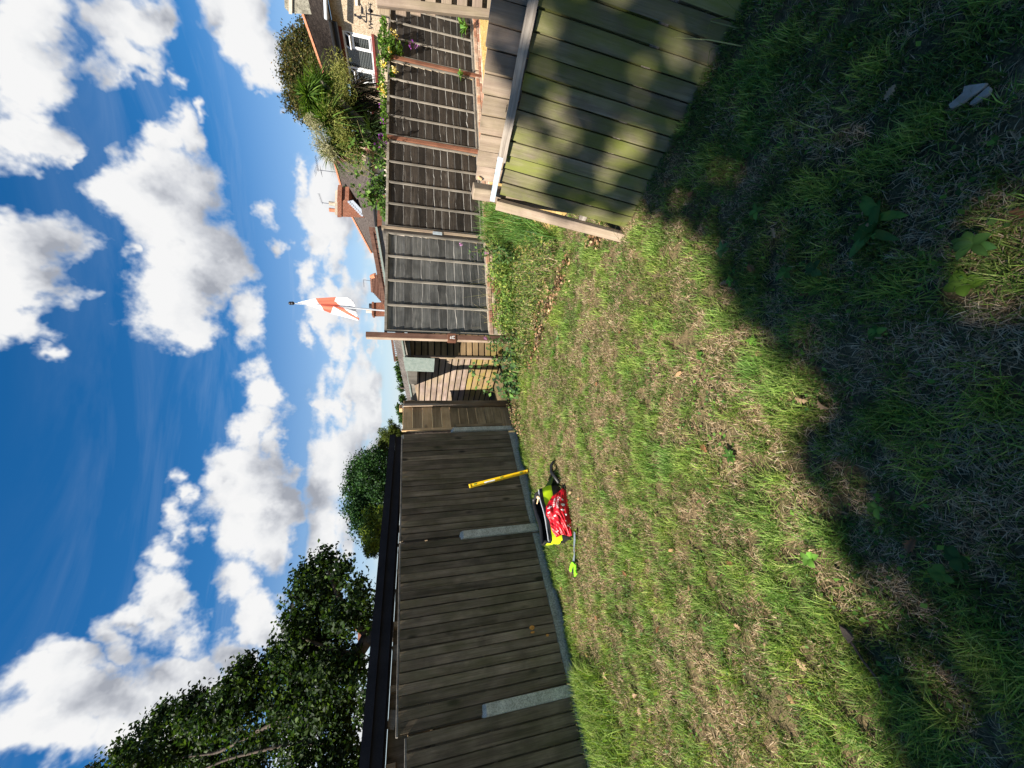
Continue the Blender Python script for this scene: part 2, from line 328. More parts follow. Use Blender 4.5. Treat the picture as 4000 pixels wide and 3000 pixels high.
M['greybark'] = two_tone('grey_driftwood', (0.20, 0.175, 0.14), (0.44, 0.39, 0.32), 12.0, 0.35, 0.65, 0.95, bumps=0.6)
M['leaf'] = leaf_mat('leaf', 0.35, 0.6, 0.18)
M['blade'] = leaf_mat('grass_blade', 0.38, 0.55, 0.25)
M['dryleaf'] = leaf_mat('dead_leaf', 0.2, 0.7, 0.2)
M['petal'] = leaf_mat('petal', 0.3, 0.6, 0.2)
M['stem'] = plain('green_brown_stem', (0.14, 0.12, 0.05), 0.8, 0.2, 0, 12.0, 0.3)
M['palmtrunk'] = two_tone('palm_trunk', (0.07, 0.055, 0.04), (0.16, 0.13, 0.10), 9.0)
def glass_mat():
    mt, t, b = new_mat('window_glass'); setb(b, 0.06, 0.7)
    b.inputs['Base Color'].default_value = (0.012, 0.016, 0.015, 1)
    return mt
M['glass'] = glass_mat()
def ground_mat():
    mt, t, b = new_mat('lawn_soil'); setb(b, 0.95, 0.15)
    tc = t.nodes.new('ShaderNodeTexCoord'); P = tc.outputs['Object']
    n1 = noise(t, P, 1.3, 6.0, 0.6, 0.4); n2 = noise(t, P, 45.0, 5.0, 0.7); n3 = noise(t, P, 160.0, 3.0, 0.6)
    c = mixc(t, maprange(t, n1.outputs[0], 0.38, 0.62), (0.060, 0.062, 0.022), (0.20, 0.14, 0.075))
    c = mixc(t, maprange(t, n2.outputs[0], 0.40, 0.62, 0, 0.8), c, (0.035, 0.026, 0.014))
    c = mixc(t, maprange(t, n3.outputs[0], 0.52, 0.70, 0, 0.6), c, (0.30, 0.24, 0.13))
    t.links.new(c, b.inputs['Base Color'])
    bump(t, b, n2.outputs[0], 0.6, 0.02)
    return mt
M['ground'] = ground_mat()
M['straw_ground'] = two_tone('dry_straw_ground', (0.40, 0.26, 0.085), (0.62, 0.45, 0.19), 8.0, 0.35, 0.65, 0.95, fine=60.0)

# ------------------------------------------------------------------ object helpers
def mesh_np(name, verts, faces, mat=None, smooth=False, cols=None):
    me = bpy.data.meshes.new(name)
    verts = np.asarray(verts, np.float32)
    if isinstance(faces, np.ndarray):
        k = faces.shape[1]; nf = len(faces)
        me.vertices.add(len(verts)); me.vertices.foreach_set('co', verts.ravel())
        me.loops.add(nf * k); me.loops.foreach_set('vertex_index', faces.astype(np.int32).ravel())
        me.polygons.add(nf); me.polygons.foreach_set('loop_start', np.arange(0, nf * k, k, dtype=np.int32))
        me.polygons.foreach_set('loop_total', np.full(nf, k, np.int32))
        me.update(calc_edges=True); me.validate()
    else:
        me.from_pydata([tuple(map(float, v)) for v in verts], [], faces); me.update()
    if smooth: me.polygons.foreach_set('use_smooth', np.ones(len(me.polygons), bool))
    if cols is not None:
        a = me.color_attributes.new('Col', 'FLOAT_COLOR', 'POINT')
        c4 = np.ones((len(verts), 4), np.float32); c4[:, :3] = cols; a.data.foreach_set('color', c4.ravel())
    if mat: me.materials.append(M[mat] if isinstance(mat, str) else mat)
    return me
def root(name, label, cat, loc, group=None, kind=None):
    o = bpy.data.objects.new(name, None); COL.objects.link(o); o.location = [float(q) for q in loc]; o.empty_display_size = 0.1
    o['label'] = label; o['category'] = cat
    if group: o['group'] = group
    if kind: o['kind'] = kind
    return o
WP = {}
def put(name, me, parent=None, Mx=None, label=None, cat=None, group=None, kind=None):
    """Mx is the world matrix"""
    o = bpy.data.objects.new(name, me); COL.objects.link(o)
    Mx = Matrix.Identity(4) if Mx is None else Mx
    if parent is not None:
        o.parent = parent; o.matrix_basis = WP_inv(parent) @ Mx
    else: o.matrix_basis = Mx
    WP[o.name] = Mx
    if label: o['label'] = label
    if cat: o['category'] = cat
    if group: o['group'] = group
    if kind: o['kind'] = kind
    return o
def WP_inv(p):
    if p.type == 'EMPTY' and p.parent is None: return Matrix.Translation(-p.location) if p.name not in WP else WP[p.name].inverted()
    return WP[p.name].inverted()
def frame(origin, ez, ey=None, ex=None):
    """local z along ez; give ey (facing) or ex (width)"""
    ez = unit(ez)
    if ex is not None:
        ex = np.array(ex, float); ex = unit(ex - ez * np.dot(ex, ez)); ey = np.cross(ez, ex)
    else:
        ey = np.array(ey, float); ey = unit(ey - ez * np.dot(ey, ez)); ex = np.cross(ey, ez)
    mx = Matrix.Identity(4)
    for i in range(3): mx[i][0] = ex[i]; mx[i][1] = ey[i]; mx[i][2] = ez[i]; mx[i][3] = origin[i]
    return mx
_mc = {}
def box_me(w, d, l, mat, bev=0.004, top=None, key=None):
    """box centred in x,y; from z=0 to l. top: list of four z offsets of the top corners"""
    k = ('box', round(w, 4), round(d, 4), round(l, 4), mat, bev, top)
    if k in _mc: return _mc[k]
    bm = bmesh.new()
    x, y = w / 2, d / 2; tz = top or (0, 0, 0, 0)
    vs = [bm.verts.new(p) for p in ((-x,-y,0),(x,-y,0),(x,y,0),(-x,y,0),(-x,-y,l+tz[0]),(x,-y,l+tz[1]),(x,y,l+tz[2]),(-x,y,l+tz[3]))]
    for f in ((3,2,1,0),(4,5,6,7),(0,1,5,4),(1,2,6,5),(2,3,7,6),(3,0,4,7)): bm.faces.new([vs[i] for i in f])
    if bev > 0:
        bmesh.ops.bevel(bm, geom=list(bm.edges), offset=min(bev, 0.3 * min(w, d, l)), segments=1, affect='EDGES')
    me = bpy.data.meshes.new('box'); bm.to_mesh(me); bm.free(); me.materials.append(M[mat]); _mc[k] = me
    return me
def wedge_me(w, t1, t2, l, mat, seed=0):
    """feather edged board: thick on -x edge, thin on +x, face on +y, length z, slightly uneven face"""
    k = ('wedge', round(w, 4), t1, t2, round(l, 4), mat, seed)
    if k in _mc: return _mc[k]
    r = random.Random(seed * 7 + 3); n = 5; vs = []; fs = []; g = min(.013, w * .13)
    for i in range(n + 1):
        z = l * i / n + (r.uniform(-.006, .006) if i in (0, n) else 0); e = r.uniform(-.0025, .0025); q = r.uniform(-.002, .002)
        vs += [(-w/2, -.014, z), (w/2, -.014, z), (w/2, -.010, z), (w/2 - g + e, -.010, z), (w/2 - g + e, t2 + q * .5, z), (-w/2, t1 + q, z)]
    for i in range(n):
        a = 6 * i
        for j in range(6):
            b_ = (j + 1) % 6; fs.append((a + j, a + b_, a + 6 + b_, a + 6 + j))
    fs += [(5, 4, 3, 2, 1, 0), tuple(6*n + j for j in range(6))]
    me = mesh_np('board', vs, fs, mat); _mc[k] = me; return me
def wavy_me(l, hgt, th, mat, seed):
    """lap board lying along local z, lower edge (-x) waney, leaning out at the bottom"""
    k = ('wavy', round(l, 3), hgt, th, mat, seed)
    if k in _mc: return _mc[k]
    r = random.Random(seed); n = 22; vs = []; fs = []
    ph = [r.uniform(0, 6.28) for _ in range(4)]; amp = r.uniform(0.2, 1.0)
    bumpz = [(r.uniform(0.05, .95), r.uniform(-.018, .020)) for _ in range(3)]
    for i in range(n + 1):
        s = i / n; z = l * s
        e = amp * (.006 * math.sin(9 * s + ph[0]) + .004 * math.sin(21 * s + ph[1])) + sum(b * math.exp(-((s - c) / .035) ** 2) for c, b in bumpz)
        o = .003 * math.sin(7 * s + ph[2])
        vs += [(-hgt/2, o, z), (hgt/2 + e - .006 * amp, .022 + o, z), (hgt/2 + e, .022 + o - th, z), (-hgt/2, o - th, z)]
    for i in range(n):
        a = 4 * i
        for j in range(4):
            b_ = (j + 1) % 4; fs.append((a + j, a + 4 + j, a + 4 + b_, a + b_))
    fs += [(0, 1, 2, 3), (4*n+3, 4*n+2, 4*n+1, 4*n)]
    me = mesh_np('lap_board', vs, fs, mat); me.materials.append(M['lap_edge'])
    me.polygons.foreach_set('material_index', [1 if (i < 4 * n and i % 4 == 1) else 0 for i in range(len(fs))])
    _mc[k] = me; return me
def tube_np(pts, radii, sides=6):
    pts = np.array(pts, float); n = len(pts); vs = []; fs = []
    radii = np.broadcast_to(np.array(radii, float), (n,)) if np.ndim(radii) else np.full(n, float(radii))
    T = np.gradient(pts, axis=0); ref = V(0.31, 0.17, 0.93)
    for i in range(n):
        tt = unit(T[i] + 1e-9); a = unit(np.cross(tt, ref)); b = np.cross(tt, a)
        for j in range(sides):
            th = 2 * math.pi * j / sides; vs.append(pts[i] + radii[i] * (a * math.cos(th) + b * math.sin(th)))
    for i in range(n - 1):
        for j in range(sides):
            k = (j + 1) % sides; fs.append((i*sides+j, i*sides+k, (i+1)*sides+k, (i+1)*sides+j))
    fs += [tuple(range(sides - 1, -1, -1)), tuple((n-1)*sides + j for j in range(sides))]
    return vs, fs
def join(parts):
    vs = []; fs = []
    for v, f in parts:
        o = len(vs); vs += [tuple(q) for q in v]; fs += [tuple(o + i for i in ff) for ff in f]
    return vs, fs
def box_np(origin, ax, ay, az):
    o = np.array(origin, float); ax, ay, az = (np.array(q, float) for q in (ax, ay, az))
    vs = [o, o+ax, o+ax+ay, o+ay, o+az, o+ax+az, o+ax+ay+az, o+ay+az]
    return vs, [(3,2,1,0),(4,5,6,7),(0,1,5,4),(1,2,6,5),(2,3,7,6),(3,0,4,7)]
def fix_normals(me):
    bm = bmesh.new(); bm.from_mesh(me); bmesh.ops.recalc_face_normals(bm, faces=bm.faces); bm.to_mesh(me); bm.free(); return me
def solid(name, vf, mat, parent=None, smooth=False, origin=None, **kw):
    """world-space geometry; the object's own origin is put at 'origin' (default: centre of its bottom)"""
    v = np.array([tuple(q) for q in vf[0]], float)
    if origin is None: origin = (v.min(0) + v.max(0)) / 2; origin[2] = v[:, 2].min()
    me = fix_normals(mesh_np(name, v - origin, vf[1], mat, smooth))
    return put(name, me, parent, Matrix.Translation(Vector(origin)), **kw)
def prism(poly, n, d):
    """polygon (world points) pushed d along n"""
    poly = [np.array(p, float) for p in poly]; n = unit(n) * d; k = len(poly)
    vs = poly + [p + n for p in poly]
    return vs, [tuple(range(k)), tuple(range(2*k-1, k-1, -1))] + [(i, i + k, (i+1) % k + k, (i+1) % k) for i in range(k)]

# value noise in numpy for planting
class VN:
    def __init__(s, seed): s.t = np.random.default_rng(seed).random((256, 256))
    def __call__(s, x, y):
        xi = np.floor(x).astype(int); yi = np.floor(y).astype(int); fx = x - xi; fy = y - yi
        fx = fx * fx * (3 - 2 * fx); fy = fy * fy * (3 - 2 * fy); t = s.t
        a = t[xi % 256, yi % 256]; b = t[(xi + 1) % 256, yi % 256]; c = t[xi % 256, (yi + 1) % 256]; d = t[(xi + 1) % 256, (yi + 1) % 256]
        return (a * (1 - fx) + b * fx) * (1 - fy) + (c * (1 - fx) + d * fx) * fy
    def fbm(s, x, y, o=4, g=0.55):
        r = 0; a = 1; w = 0
        for i in range(o): r = r + a * s(x * 2**i + 17.3 * i, y * 2**i + 5.1 * i); w += a; a *= g
        return r / w
N1, N2, N3 = VN(1), VN(2), VN(3)

# ------------------------------------------------------------------ fence lines
B1 = gp(2265, 2690); B3 = gp(2012, 1685)
LD = unit(B3 - B1); LN = V(LD[1], -LD[0], 0)           # along the left fence (away), its face towards the lawn
def LF(s, n=0.0, z=0.0): return B1 + LD * s + LN * n + UPV * z
def ls(x, y):                                            # distance along the left fence of a photo point on its face
    return float(np.dot(pp(x, y, B1, LN) - B1, LD))
S2 = ls(2000, 2075); S3 = ls(1900, 1685); S4 = ls(1900, 1592)
A0 = V(0.77, 6.22, 0); AD = unit(V(1.86, 0.467, 0)); AN = V(AD[1], -AD[0], 0)   # far lap-panel fence
PL = 1.918
def AF(s, n=0.0, z=0.0): return A0 + AD * s + AN * n + UPV * z
RB = gp(2430, 905); RD = unit(gp(2900, 10) - RB)         # leaning panel: foot line
_r = ray(1938, 775); RT = CAM + _r * (np.dot(RB - CAM, RD) / np.dot(_r, RD))
RU = unit(RT - RB); RN = unit(np.cross(RD, RU));
if RN[1] > 0: RN = -RN
RH = float(np.linalg.norm(RT - RB))

def ground_z(x, y):
    """lawn is flat; the neighbour's plot beyond the near fence lies a little higher"""
    x = np.asarray(x, float); y = np.asarray(y, float)
    k = np.clip((x - 1.75 - 0.12 * (y - 3)) / 0.8, 0, 1) * np.clip((y - 2.6) / 0.5, 0, 1)
    k2 = np.clip((x - 2.2) / 0.5, 0, 1)
    k = np.maximum(k, k2 * np.clip((y - 2.2) / .6, 0, 1)); k = k * k * (3 - 2 * k)
    return 0.25 * k
def build_ground():
    xs = np.concatenate([[-400, -120, -40, -15], np.arange(-8, 10.01, 0.1), [16, 40, 120, 400]])
    ys = np.concatenate([[-400, -100, -25, -8], np.arange(-4, 9.01, 0.1), [14, 40, 120, 600]])
    X, Y = np.meshgrid(xs, ys); Z = ground_z(X, Y) * (np.abs(X) < 20)
    Z = Z + 0.02 * (N1.fbm(X * 1.5 + 40, Y * 1.5 + 40, 4) - .5) * ((np.abs(X) < 9) & (np.abs(Y) < 9)) - 0.012
    v = np.stack([X, Y, Z], -1).reshape(-1, 3); nx = len(xs); ny = len(ys)
    i = np.arange(ny - 1)[:, None] * nx + np.arange(nx - 1)[None]; i = i.ravel()
    f = np.stack([i, i + 1, i + nx + 1, i + nx], 1)
    put('ground', mesh_np('ground', v, f, 'ground', True), kind='structure')
    # pale dry lawn of the next garden, a sheet just above the soil
    xs = np.arange(1.9, 9.01, .15); ys = np.arange(3.0, 9.01, .15); X, Y = np.meshgrid(xs, ys); Z = ground_z(X, Y) + 0.012
    v = np.stack([X, Y, Z], -1).reshape(-1, 3); nx = len(xs); ny = len(ys); i = (np.arange(ny - 1)[:, None] * nx + np.arange(nx - 1)[None]).ravel()
    f = np.stack([i, i + 1, i + nx + 1, i + nx], 1)
    put('dry_ground', mesh_np('dry_ground', v, f, 'straw_ground', True), kind='structure')
build_ground()

# ------------------------------------------------------------------ left closeboard fence
LPOST = 'concrete spur posts of the left fence'; LPAN = 'closeboard panels of the left fence'
def left_panel(s0, s1, ztop, label, n):
    r = root('closeboard_panel', label, 'fence panel', LF((s0 + s1) / 2), LPAN)
    w = (s1 - s0) / n; z0 = 0.125
    for i in range(n):
        sd = random.randint(0, 5)
        o = LF(s0 + (i + .5) * w, 0.012 + random.uniform(0, .003), z0)
        b = put('board', board_len(w, ztop - z0 - .012, sd), r, frame(o, UPV + LD * random.uniform(-.004, .004), ey=LN))
    put('capping', box_me(s1 - s0, 0.05, 0.022, 'batten', .003), r, frame(LF((s0 + s1) / 2, 0.004, ztop - .011), UPV, ey=LN))
    for z in (0.4, 0.95, 1.5):
        put('rail', box_me(0.035, 0.06, s1 - s0, 'closeboard', .003), r, frame(LF(s0, -0.022, z), LD, ey=LN))
    return r
def board_len(w, l, sd): return wedge_me(w, 0.019, 0.011, l, 'closeboard', sd)
p0 = left_panel(-1.72, -0.055, 1.735, 'dark closeboard fence panel nearest the camera, beside the tall fresh grass', 16)
p1 = left_panel(-0.04, S2 - .02, 1.812, 'dark closeboard fence panel behind the red plastic bag, with scratches and orange knots', 19)
p2 = left_panel(S2 + .01, S3 - .03, 1.812, 'dark closeboard fence panel with the yellow spirit level leaning on it', 20)
# bare knots and scratches on the middle panel
def knot(x, y, ru, rv):
    c = pp(x, y, LF(0, .034), LN); vs = [c + LD * ru * math.cos(a) + UPV * rv * math.sin(a) for a in np.linspace(0, 6.283, 9)[:-1]]
    solid('knot', prism(vs, LN, .003), 'knot_wood', p1)
for k in ((2078, 2452, .022, .032), (2138, 2482, .013, .018), (2080, 2470, .010, .026)): knot(*k)
for (x0, y0, x1, y1) in ((1770, 2584, 1818, 2578), (1862, 2470, 1905, 2464), (2060, 2452, 2068, 2450)):
    a = pp(x0, y0, LF(0, .036), LN); b = pp(x1, y1, LF(0, .036), LN)
    solid('scratch', tube_np([a, b], .002, 4), 'batten', p1)
LGB = 'concrete gravel boards under the left fence'
for (s0, s1, lb) in ((-1.72, -.06, 'concrete gravel board under the nearest fence panel, half hidden by fresh grass'),
                     (.06, S2 - .06, 'grey concrete gravel board between the two tall concrete posts'),
                     (S2 + .06, S3 - .05, 'grey concrete gravel board behind the foot of the yellow level')):
    put('gravel_board', box_me(s1 - s0, .04, .20, 'gravelboard', .006), None, frame(LF((s0 + s1) / 2, .004, -.08), UPV, ey=LN), lb, 'gravel board', LGB)
def spur(s, ztop, lb, w=.10):
    # sloping top, falling away from the fence
    put('concrete_post', box_me(w, .055, ztop + .1, 'concrete', .006, top=(0, 0, -.045, -.045)), None, frame(LF(s, .038, -.1), UPV, ey=LN), lb, 'post', LPOST)
spur(0.0, 1.04, 'pale concrete post standing in the tall fresh grass, nearest the camera')
spur(S2, 1.09, 'pale concrete post standing behind the black and yellow bag')
spur(S3 + .02, 1.07, 'slim concrete post in the corner beside the orange boards', .075)
put('fence_post', box_me(.07, .07, 1.75, 'old_plank', .004), None, frame(LF(S2 - .02, -.075, 0), UPV, ey=LN), 'brown timber post showing above the concrete post behind the bag', 'post')
put('fence_post', box_me(.07, .07, 1.72, 'old_plank', .004), None, frame(LF(-.05, -.075, 0), UPV, ey=LN), 'brown timber post behind the nearest concrete post', 'post')
# patched corner panel of new boards over old planks
def corner_panel():
    s0, s1 = S3 + .08, S4
    r = root('patched_fence', 'narrow fence panel of new orange boards above old brown planks', 'fence panel', LF((s0 + s1) / 2))
    zs = [1.815, 1.66, 1.505, 1.35, 1.20, 1.055]
    for i in range(5):
        h = zs[i] - zs[i + 1] - .008
        put('board', box_me(h, .022, s1 - s0 + .02, 'new_wood' if i in (0, 2, 4) else 'old_plank', .003), r, frame(LF(s0, .02, zs[i + 1] + h / 2), LD, ey=LN))
    n = 7; h = 1.03 / n
    for i in range(n):
        put('plank', box_me(h - .006, .018, s1 - s0, 'old_plank', .003), r, frame(LF(s0, .005 + random.uniform(-.003, .003), .02 + h * (i + .5)), LD, ey=LN))
    put('upright', box_me(.05, .025, .78, 'old_plank', .003), r, frame(LF(s0 + .03, .03, .2), UPV, ey=LN))
    put('upright', box_me(.045, .03, .80, 'new_wood', .003), r, frame(LF(S3 + .055, .03, 1.02), UPV, ey=LN))
    return r
corner_panel()
# old cracked post in the corner, with a split pale face
def old_post():
    s = S4 + .06
    r = root('old_post', 'old cracked timber post with a split pale face beside the shed', 'post', LF(s))
    put('timber', box_me(.13, .11, 1.80, 'oldpost', .01), r, frame(LF(s, .0, 0), UPV + LD * .012, ey=LN))
    a = LF(s - .062, .058, 1.80); poly = [a, a + LD * .05, a + LD * .045 - UPV * .5, a + LD * .01 - UPV * .95, a - UPV * .4]
    solid('split_face', prism(poly, LN, .018), 'palepost', r)
    put('cleat', box_me(.05, .03, .14, 'new_wood', .003), r, frame(LF(s + .07, .03, 1.62), UPV, ey=LN))
    put('cap_block', box_me(.09, .09, .05, 'new_wood', .004), r, frame(LF(s - .02, -.03, 1.815), UPV, ey=LN))
old_post()

# ------------------------------------------------------------------ black outbuilding behind the left fence
GP = LF(0, -0.75, 0)
def gpt(x, y, n=0.0): return pp(x, y, GP + LN * n, LN)
def black_building():
    r = root('outbuilding', 'black felt-roofed outbuilding behind the left fence', 'outbuilding', LF(1.0, -2.0))
    ua, ub = gpt(1526, 1700), gpt(1408, 2990)
    za, zb = ua[2], ub[2]; sa = float(np.dot(ua - B1, LD)); sb = float(np.dot(ub - B1, LD)) - 1.6
    zb = za + (zb - za) * (sb - sa) / (float(np.dot(ub - B1, LD)) - sa)
    def G(s, n, z): return LF(s, n, z)
    def slab(n0, n1, d0a, d1a, nm, mat):
        vs = [G(sa, n0, za - d0a), G(sb, n0, zb - d0a), G(sb, n1, zb - d0a), G(sa, n1, za - d0a),
              G(sa, n0, za - d1a), G(sb, n0, zb - d1a), G(sb, n1, zb - d1a), G(sa, n1, za - d1a)]
        solid(nm, (vs, [(0,1,2,3),(7,6,5,4),(0,4,5,1),(1,5,6,2),(2,6,7,3),(3,7,4,0)]), mat, r)
    slab(-.75, -3.4, 0.0, .03, 'roof', 'felt')
    slab(-.735, -.79, -.012, .085, 'roof_edge', 'felt')
    slab(-.80, -.86, .085, .205, 'fascia', 'felt')
    slab(-.86, -1.0, .205, .225, 'soffit', 'felt')
    slab(-1.02, -3.3, .23, 2.2, 'wall', 'closeboard')
    L = sb - sa; n = 9
    for i in range(n):
        s = sa + L * (i + .6) / n
        put('rafter_end', box_me(.06, .16, .10, 'old_plank', .003), r, frame(G(s, -.94, za + (zb - za) * (i + .6) / n - .335), UPV, ey=LN))
        if i < n - 2:
            s2 = s + L / n * .42
            me = wedge_me(.16, .012, .006, .085, 'batten', i)
            put('felt_wrap', me, r, frame(G(s2, -.99, za + (zb - za) * (i + 1) / n - .315), UPV + LD * random.uniform(-.3, .3), ey=LN))
black_building()

# ------------------------------------------------------------------ far lap-panel fence
LAPG = 'waney lap panels of the far fence'
def lap_panel(i, z0, z1, mat, label, s_extra=0.0):
    s0 = i * PL + .055; s1 = (i + 1) * PL - .05 - s_extra; L = s1 - s0
    r = root('lap_panel', label, 'fence panel', AF((s0 + s1) / 2, 0, z0), LAPG)
    n = 12; h = (z1 - z0 - .05) / n
    for k in range(n):
        sd = i * 20 + k
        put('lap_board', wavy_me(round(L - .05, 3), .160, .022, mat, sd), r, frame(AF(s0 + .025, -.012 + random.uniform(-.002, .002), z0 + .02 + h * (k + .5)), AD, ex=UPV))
    bm_ = 'batten' if mat == 'larch_pale' else 'batten'
    for k in range(5):
        s = s0 + .02 + (L - .04) * k / 4
        put('upright_batten', box_me(.036, .022, z1 - z0 - .03, bm_, .003), r, frame(AF(s, .026, z0 + .005), UPV + AD * random.uniform(-.006, .006), ey=AN))
    put('top_rail', box_me(L, .05, .042, bm_, .003), r, frame(AF((s0 + s1) / 2, .012, z1 - .042), UPV, ey=AN))
    put('bottom_rail', box_me(L, .035, .03, bm_, .003), r, frame(AF((s0 + s1) / 2, .018, z0 - .012), UPV, ey=AN))
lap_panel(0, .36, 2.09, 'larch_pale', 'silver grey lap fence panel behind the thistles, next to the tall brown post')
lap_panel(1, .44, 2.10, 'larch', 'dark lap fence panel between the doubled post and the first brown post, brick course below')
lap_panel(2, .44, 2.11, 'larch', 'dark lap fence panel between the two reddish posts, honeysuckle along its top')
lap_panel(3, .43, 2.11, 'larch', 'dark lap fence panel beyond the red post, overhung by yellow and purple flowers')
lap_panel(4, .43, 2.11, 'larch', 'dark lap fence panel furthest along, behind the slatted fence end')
FP = 'posts of the far fence'
def tall_post():
    r = root('tall_post', 'tall brown post with a small white label at the end of the far fence', 'post', AF(-.01))
    put('timber', box_me(.085, .085, 2.36, 'brownpost', .004), r, frame(AF(-.01, .02, 0), UPV, ey=AN))
    put('pale_face', box_me(.012, .08, 2.352, 'palepost', .002), r, frame(AF(-.01 - .0485, .02, 0), UPV, ey=AN))
    put('bracket', box_me(.13, .105, .14, 'rust', .003), r, frame(AF(-.018, .02, .96), UPV, ey=AN))
    def q(u0, v0, u1, v1):
        o = AF(-.018 + u0, .0745, .96 + v0); solid('label_mark', box_np(o, AD * (u1 - u0), UPV * (v1 - v0), AN * .002), 'white', r)
    q(-.030, .025, -.022, .062); q(.012, .025, .020, .062); q(-.030, .060, .020, .068); q(-.004, .040, .004, .052)
    q(-.028, .078, -.020, .104); q(-.014, .078, -.006, .104); q(.000, .084, .018, .092); q(-.028, .090, .010, .095)
tall_post()
put('fence_post', box_me(.05, .07, 2.13, 'larch', .004), None, frame(AF(PL - .032, .015, 0), UPV, ey=AN), 'dark inner post of the pair between the silver grey and the dark panel', 'post', FP)
put('fence_post', box_me(.05, .075, 2.16, 'pinkish', .004), None, frame(AF(PL + .03, .02, 0), UPV - AD * .004, ey=AN), 'pale weathered outer post of the pair next to the dark panel', 'post', FP)
put('hinge_bracket', box_me(.05, .02, .16, 'strap', .002), None, frame(AF(PL, .062, 1.15), UPV, ey=AN), 'small shiny metal bracket on the paired posts', 'bracket')
put('fence_post', box_me(.075, .075, 2.13, 'rust', .004), None, frame(AF(2 * PL, .02, 0), UPV, ey=AN), 'orange brown post below the palm', 'post', FP)
put('fence_post', box_me(.075, .075, 2.13, 'rust', .004), None, frame(AF(3 * PL, .02, 0), UPV, ey=AN), 'dark red post with yellow flowers hanging over its top', 'post', FP)
put('fence_post', box_me(.075, .075, 2.13, 'pinkish', .004), None, frame(AF(4 * PL, .02, 0), UPV, ey=AN), 'brown post beside the slatted fence end', 'post', FP)
def plinth():
    r = root('brick_plinth', 'low brick plinth along the foot of the far fence', 'brick wall', AF(3.5 * PL / 2))
    L = 4.6 * PL
    solid('mortar_core', box_np(AF(.06, -.06, -.05), AD * L, AN * .105, UPV * .45), 'mortar', r)
    mes = []
    for k in range(6):
        c = [(.40, .22, .14), (.45, .31, .22), (.33, .17, .11), (.48, .36, .27), (.38, .25, .18), (.30, .14, .09)][k]
        if k == 0: pass
        mname = f'garden_brick_{k}'
        if mname not in M: M[mname] = plain('garden_brick', c, 0.9, 0.2, 0, 9.0, 0.45, 0.4, 0.006)
        mes.append(box_me(.212, .10, .064, mname, .005))
    rr = random.Random(5)
    for c in range(5):
        z = .385 - c * .0755 - .066
        n = int(L / .225)
        for k in range(n):
            s = .06 + .1125 + k * .225 + (.1125 if c % 2 else 0)
            if s > L - .05: continue
            if c > 2 and s > 4.2: continue
            put('brick', rr.choice(mes), r, frame(AF(s, .005 + rr.uniform(-.003, .004), z), UPV + AD * rr.uniform(-.012, .012), ey=AN))
    # loose paving course in front of the foot
    for k in range(22):
        s = 2.8 + k * .225
        put('brick', rr.choice(mes), r, frame(AF(s, .115 + rr.uniform(-.01, .01), .205 + (0 if s > 2.6 else -.06)), UPV + AN * rr.uniform(-.05, .05), ey=AN))
plinth()

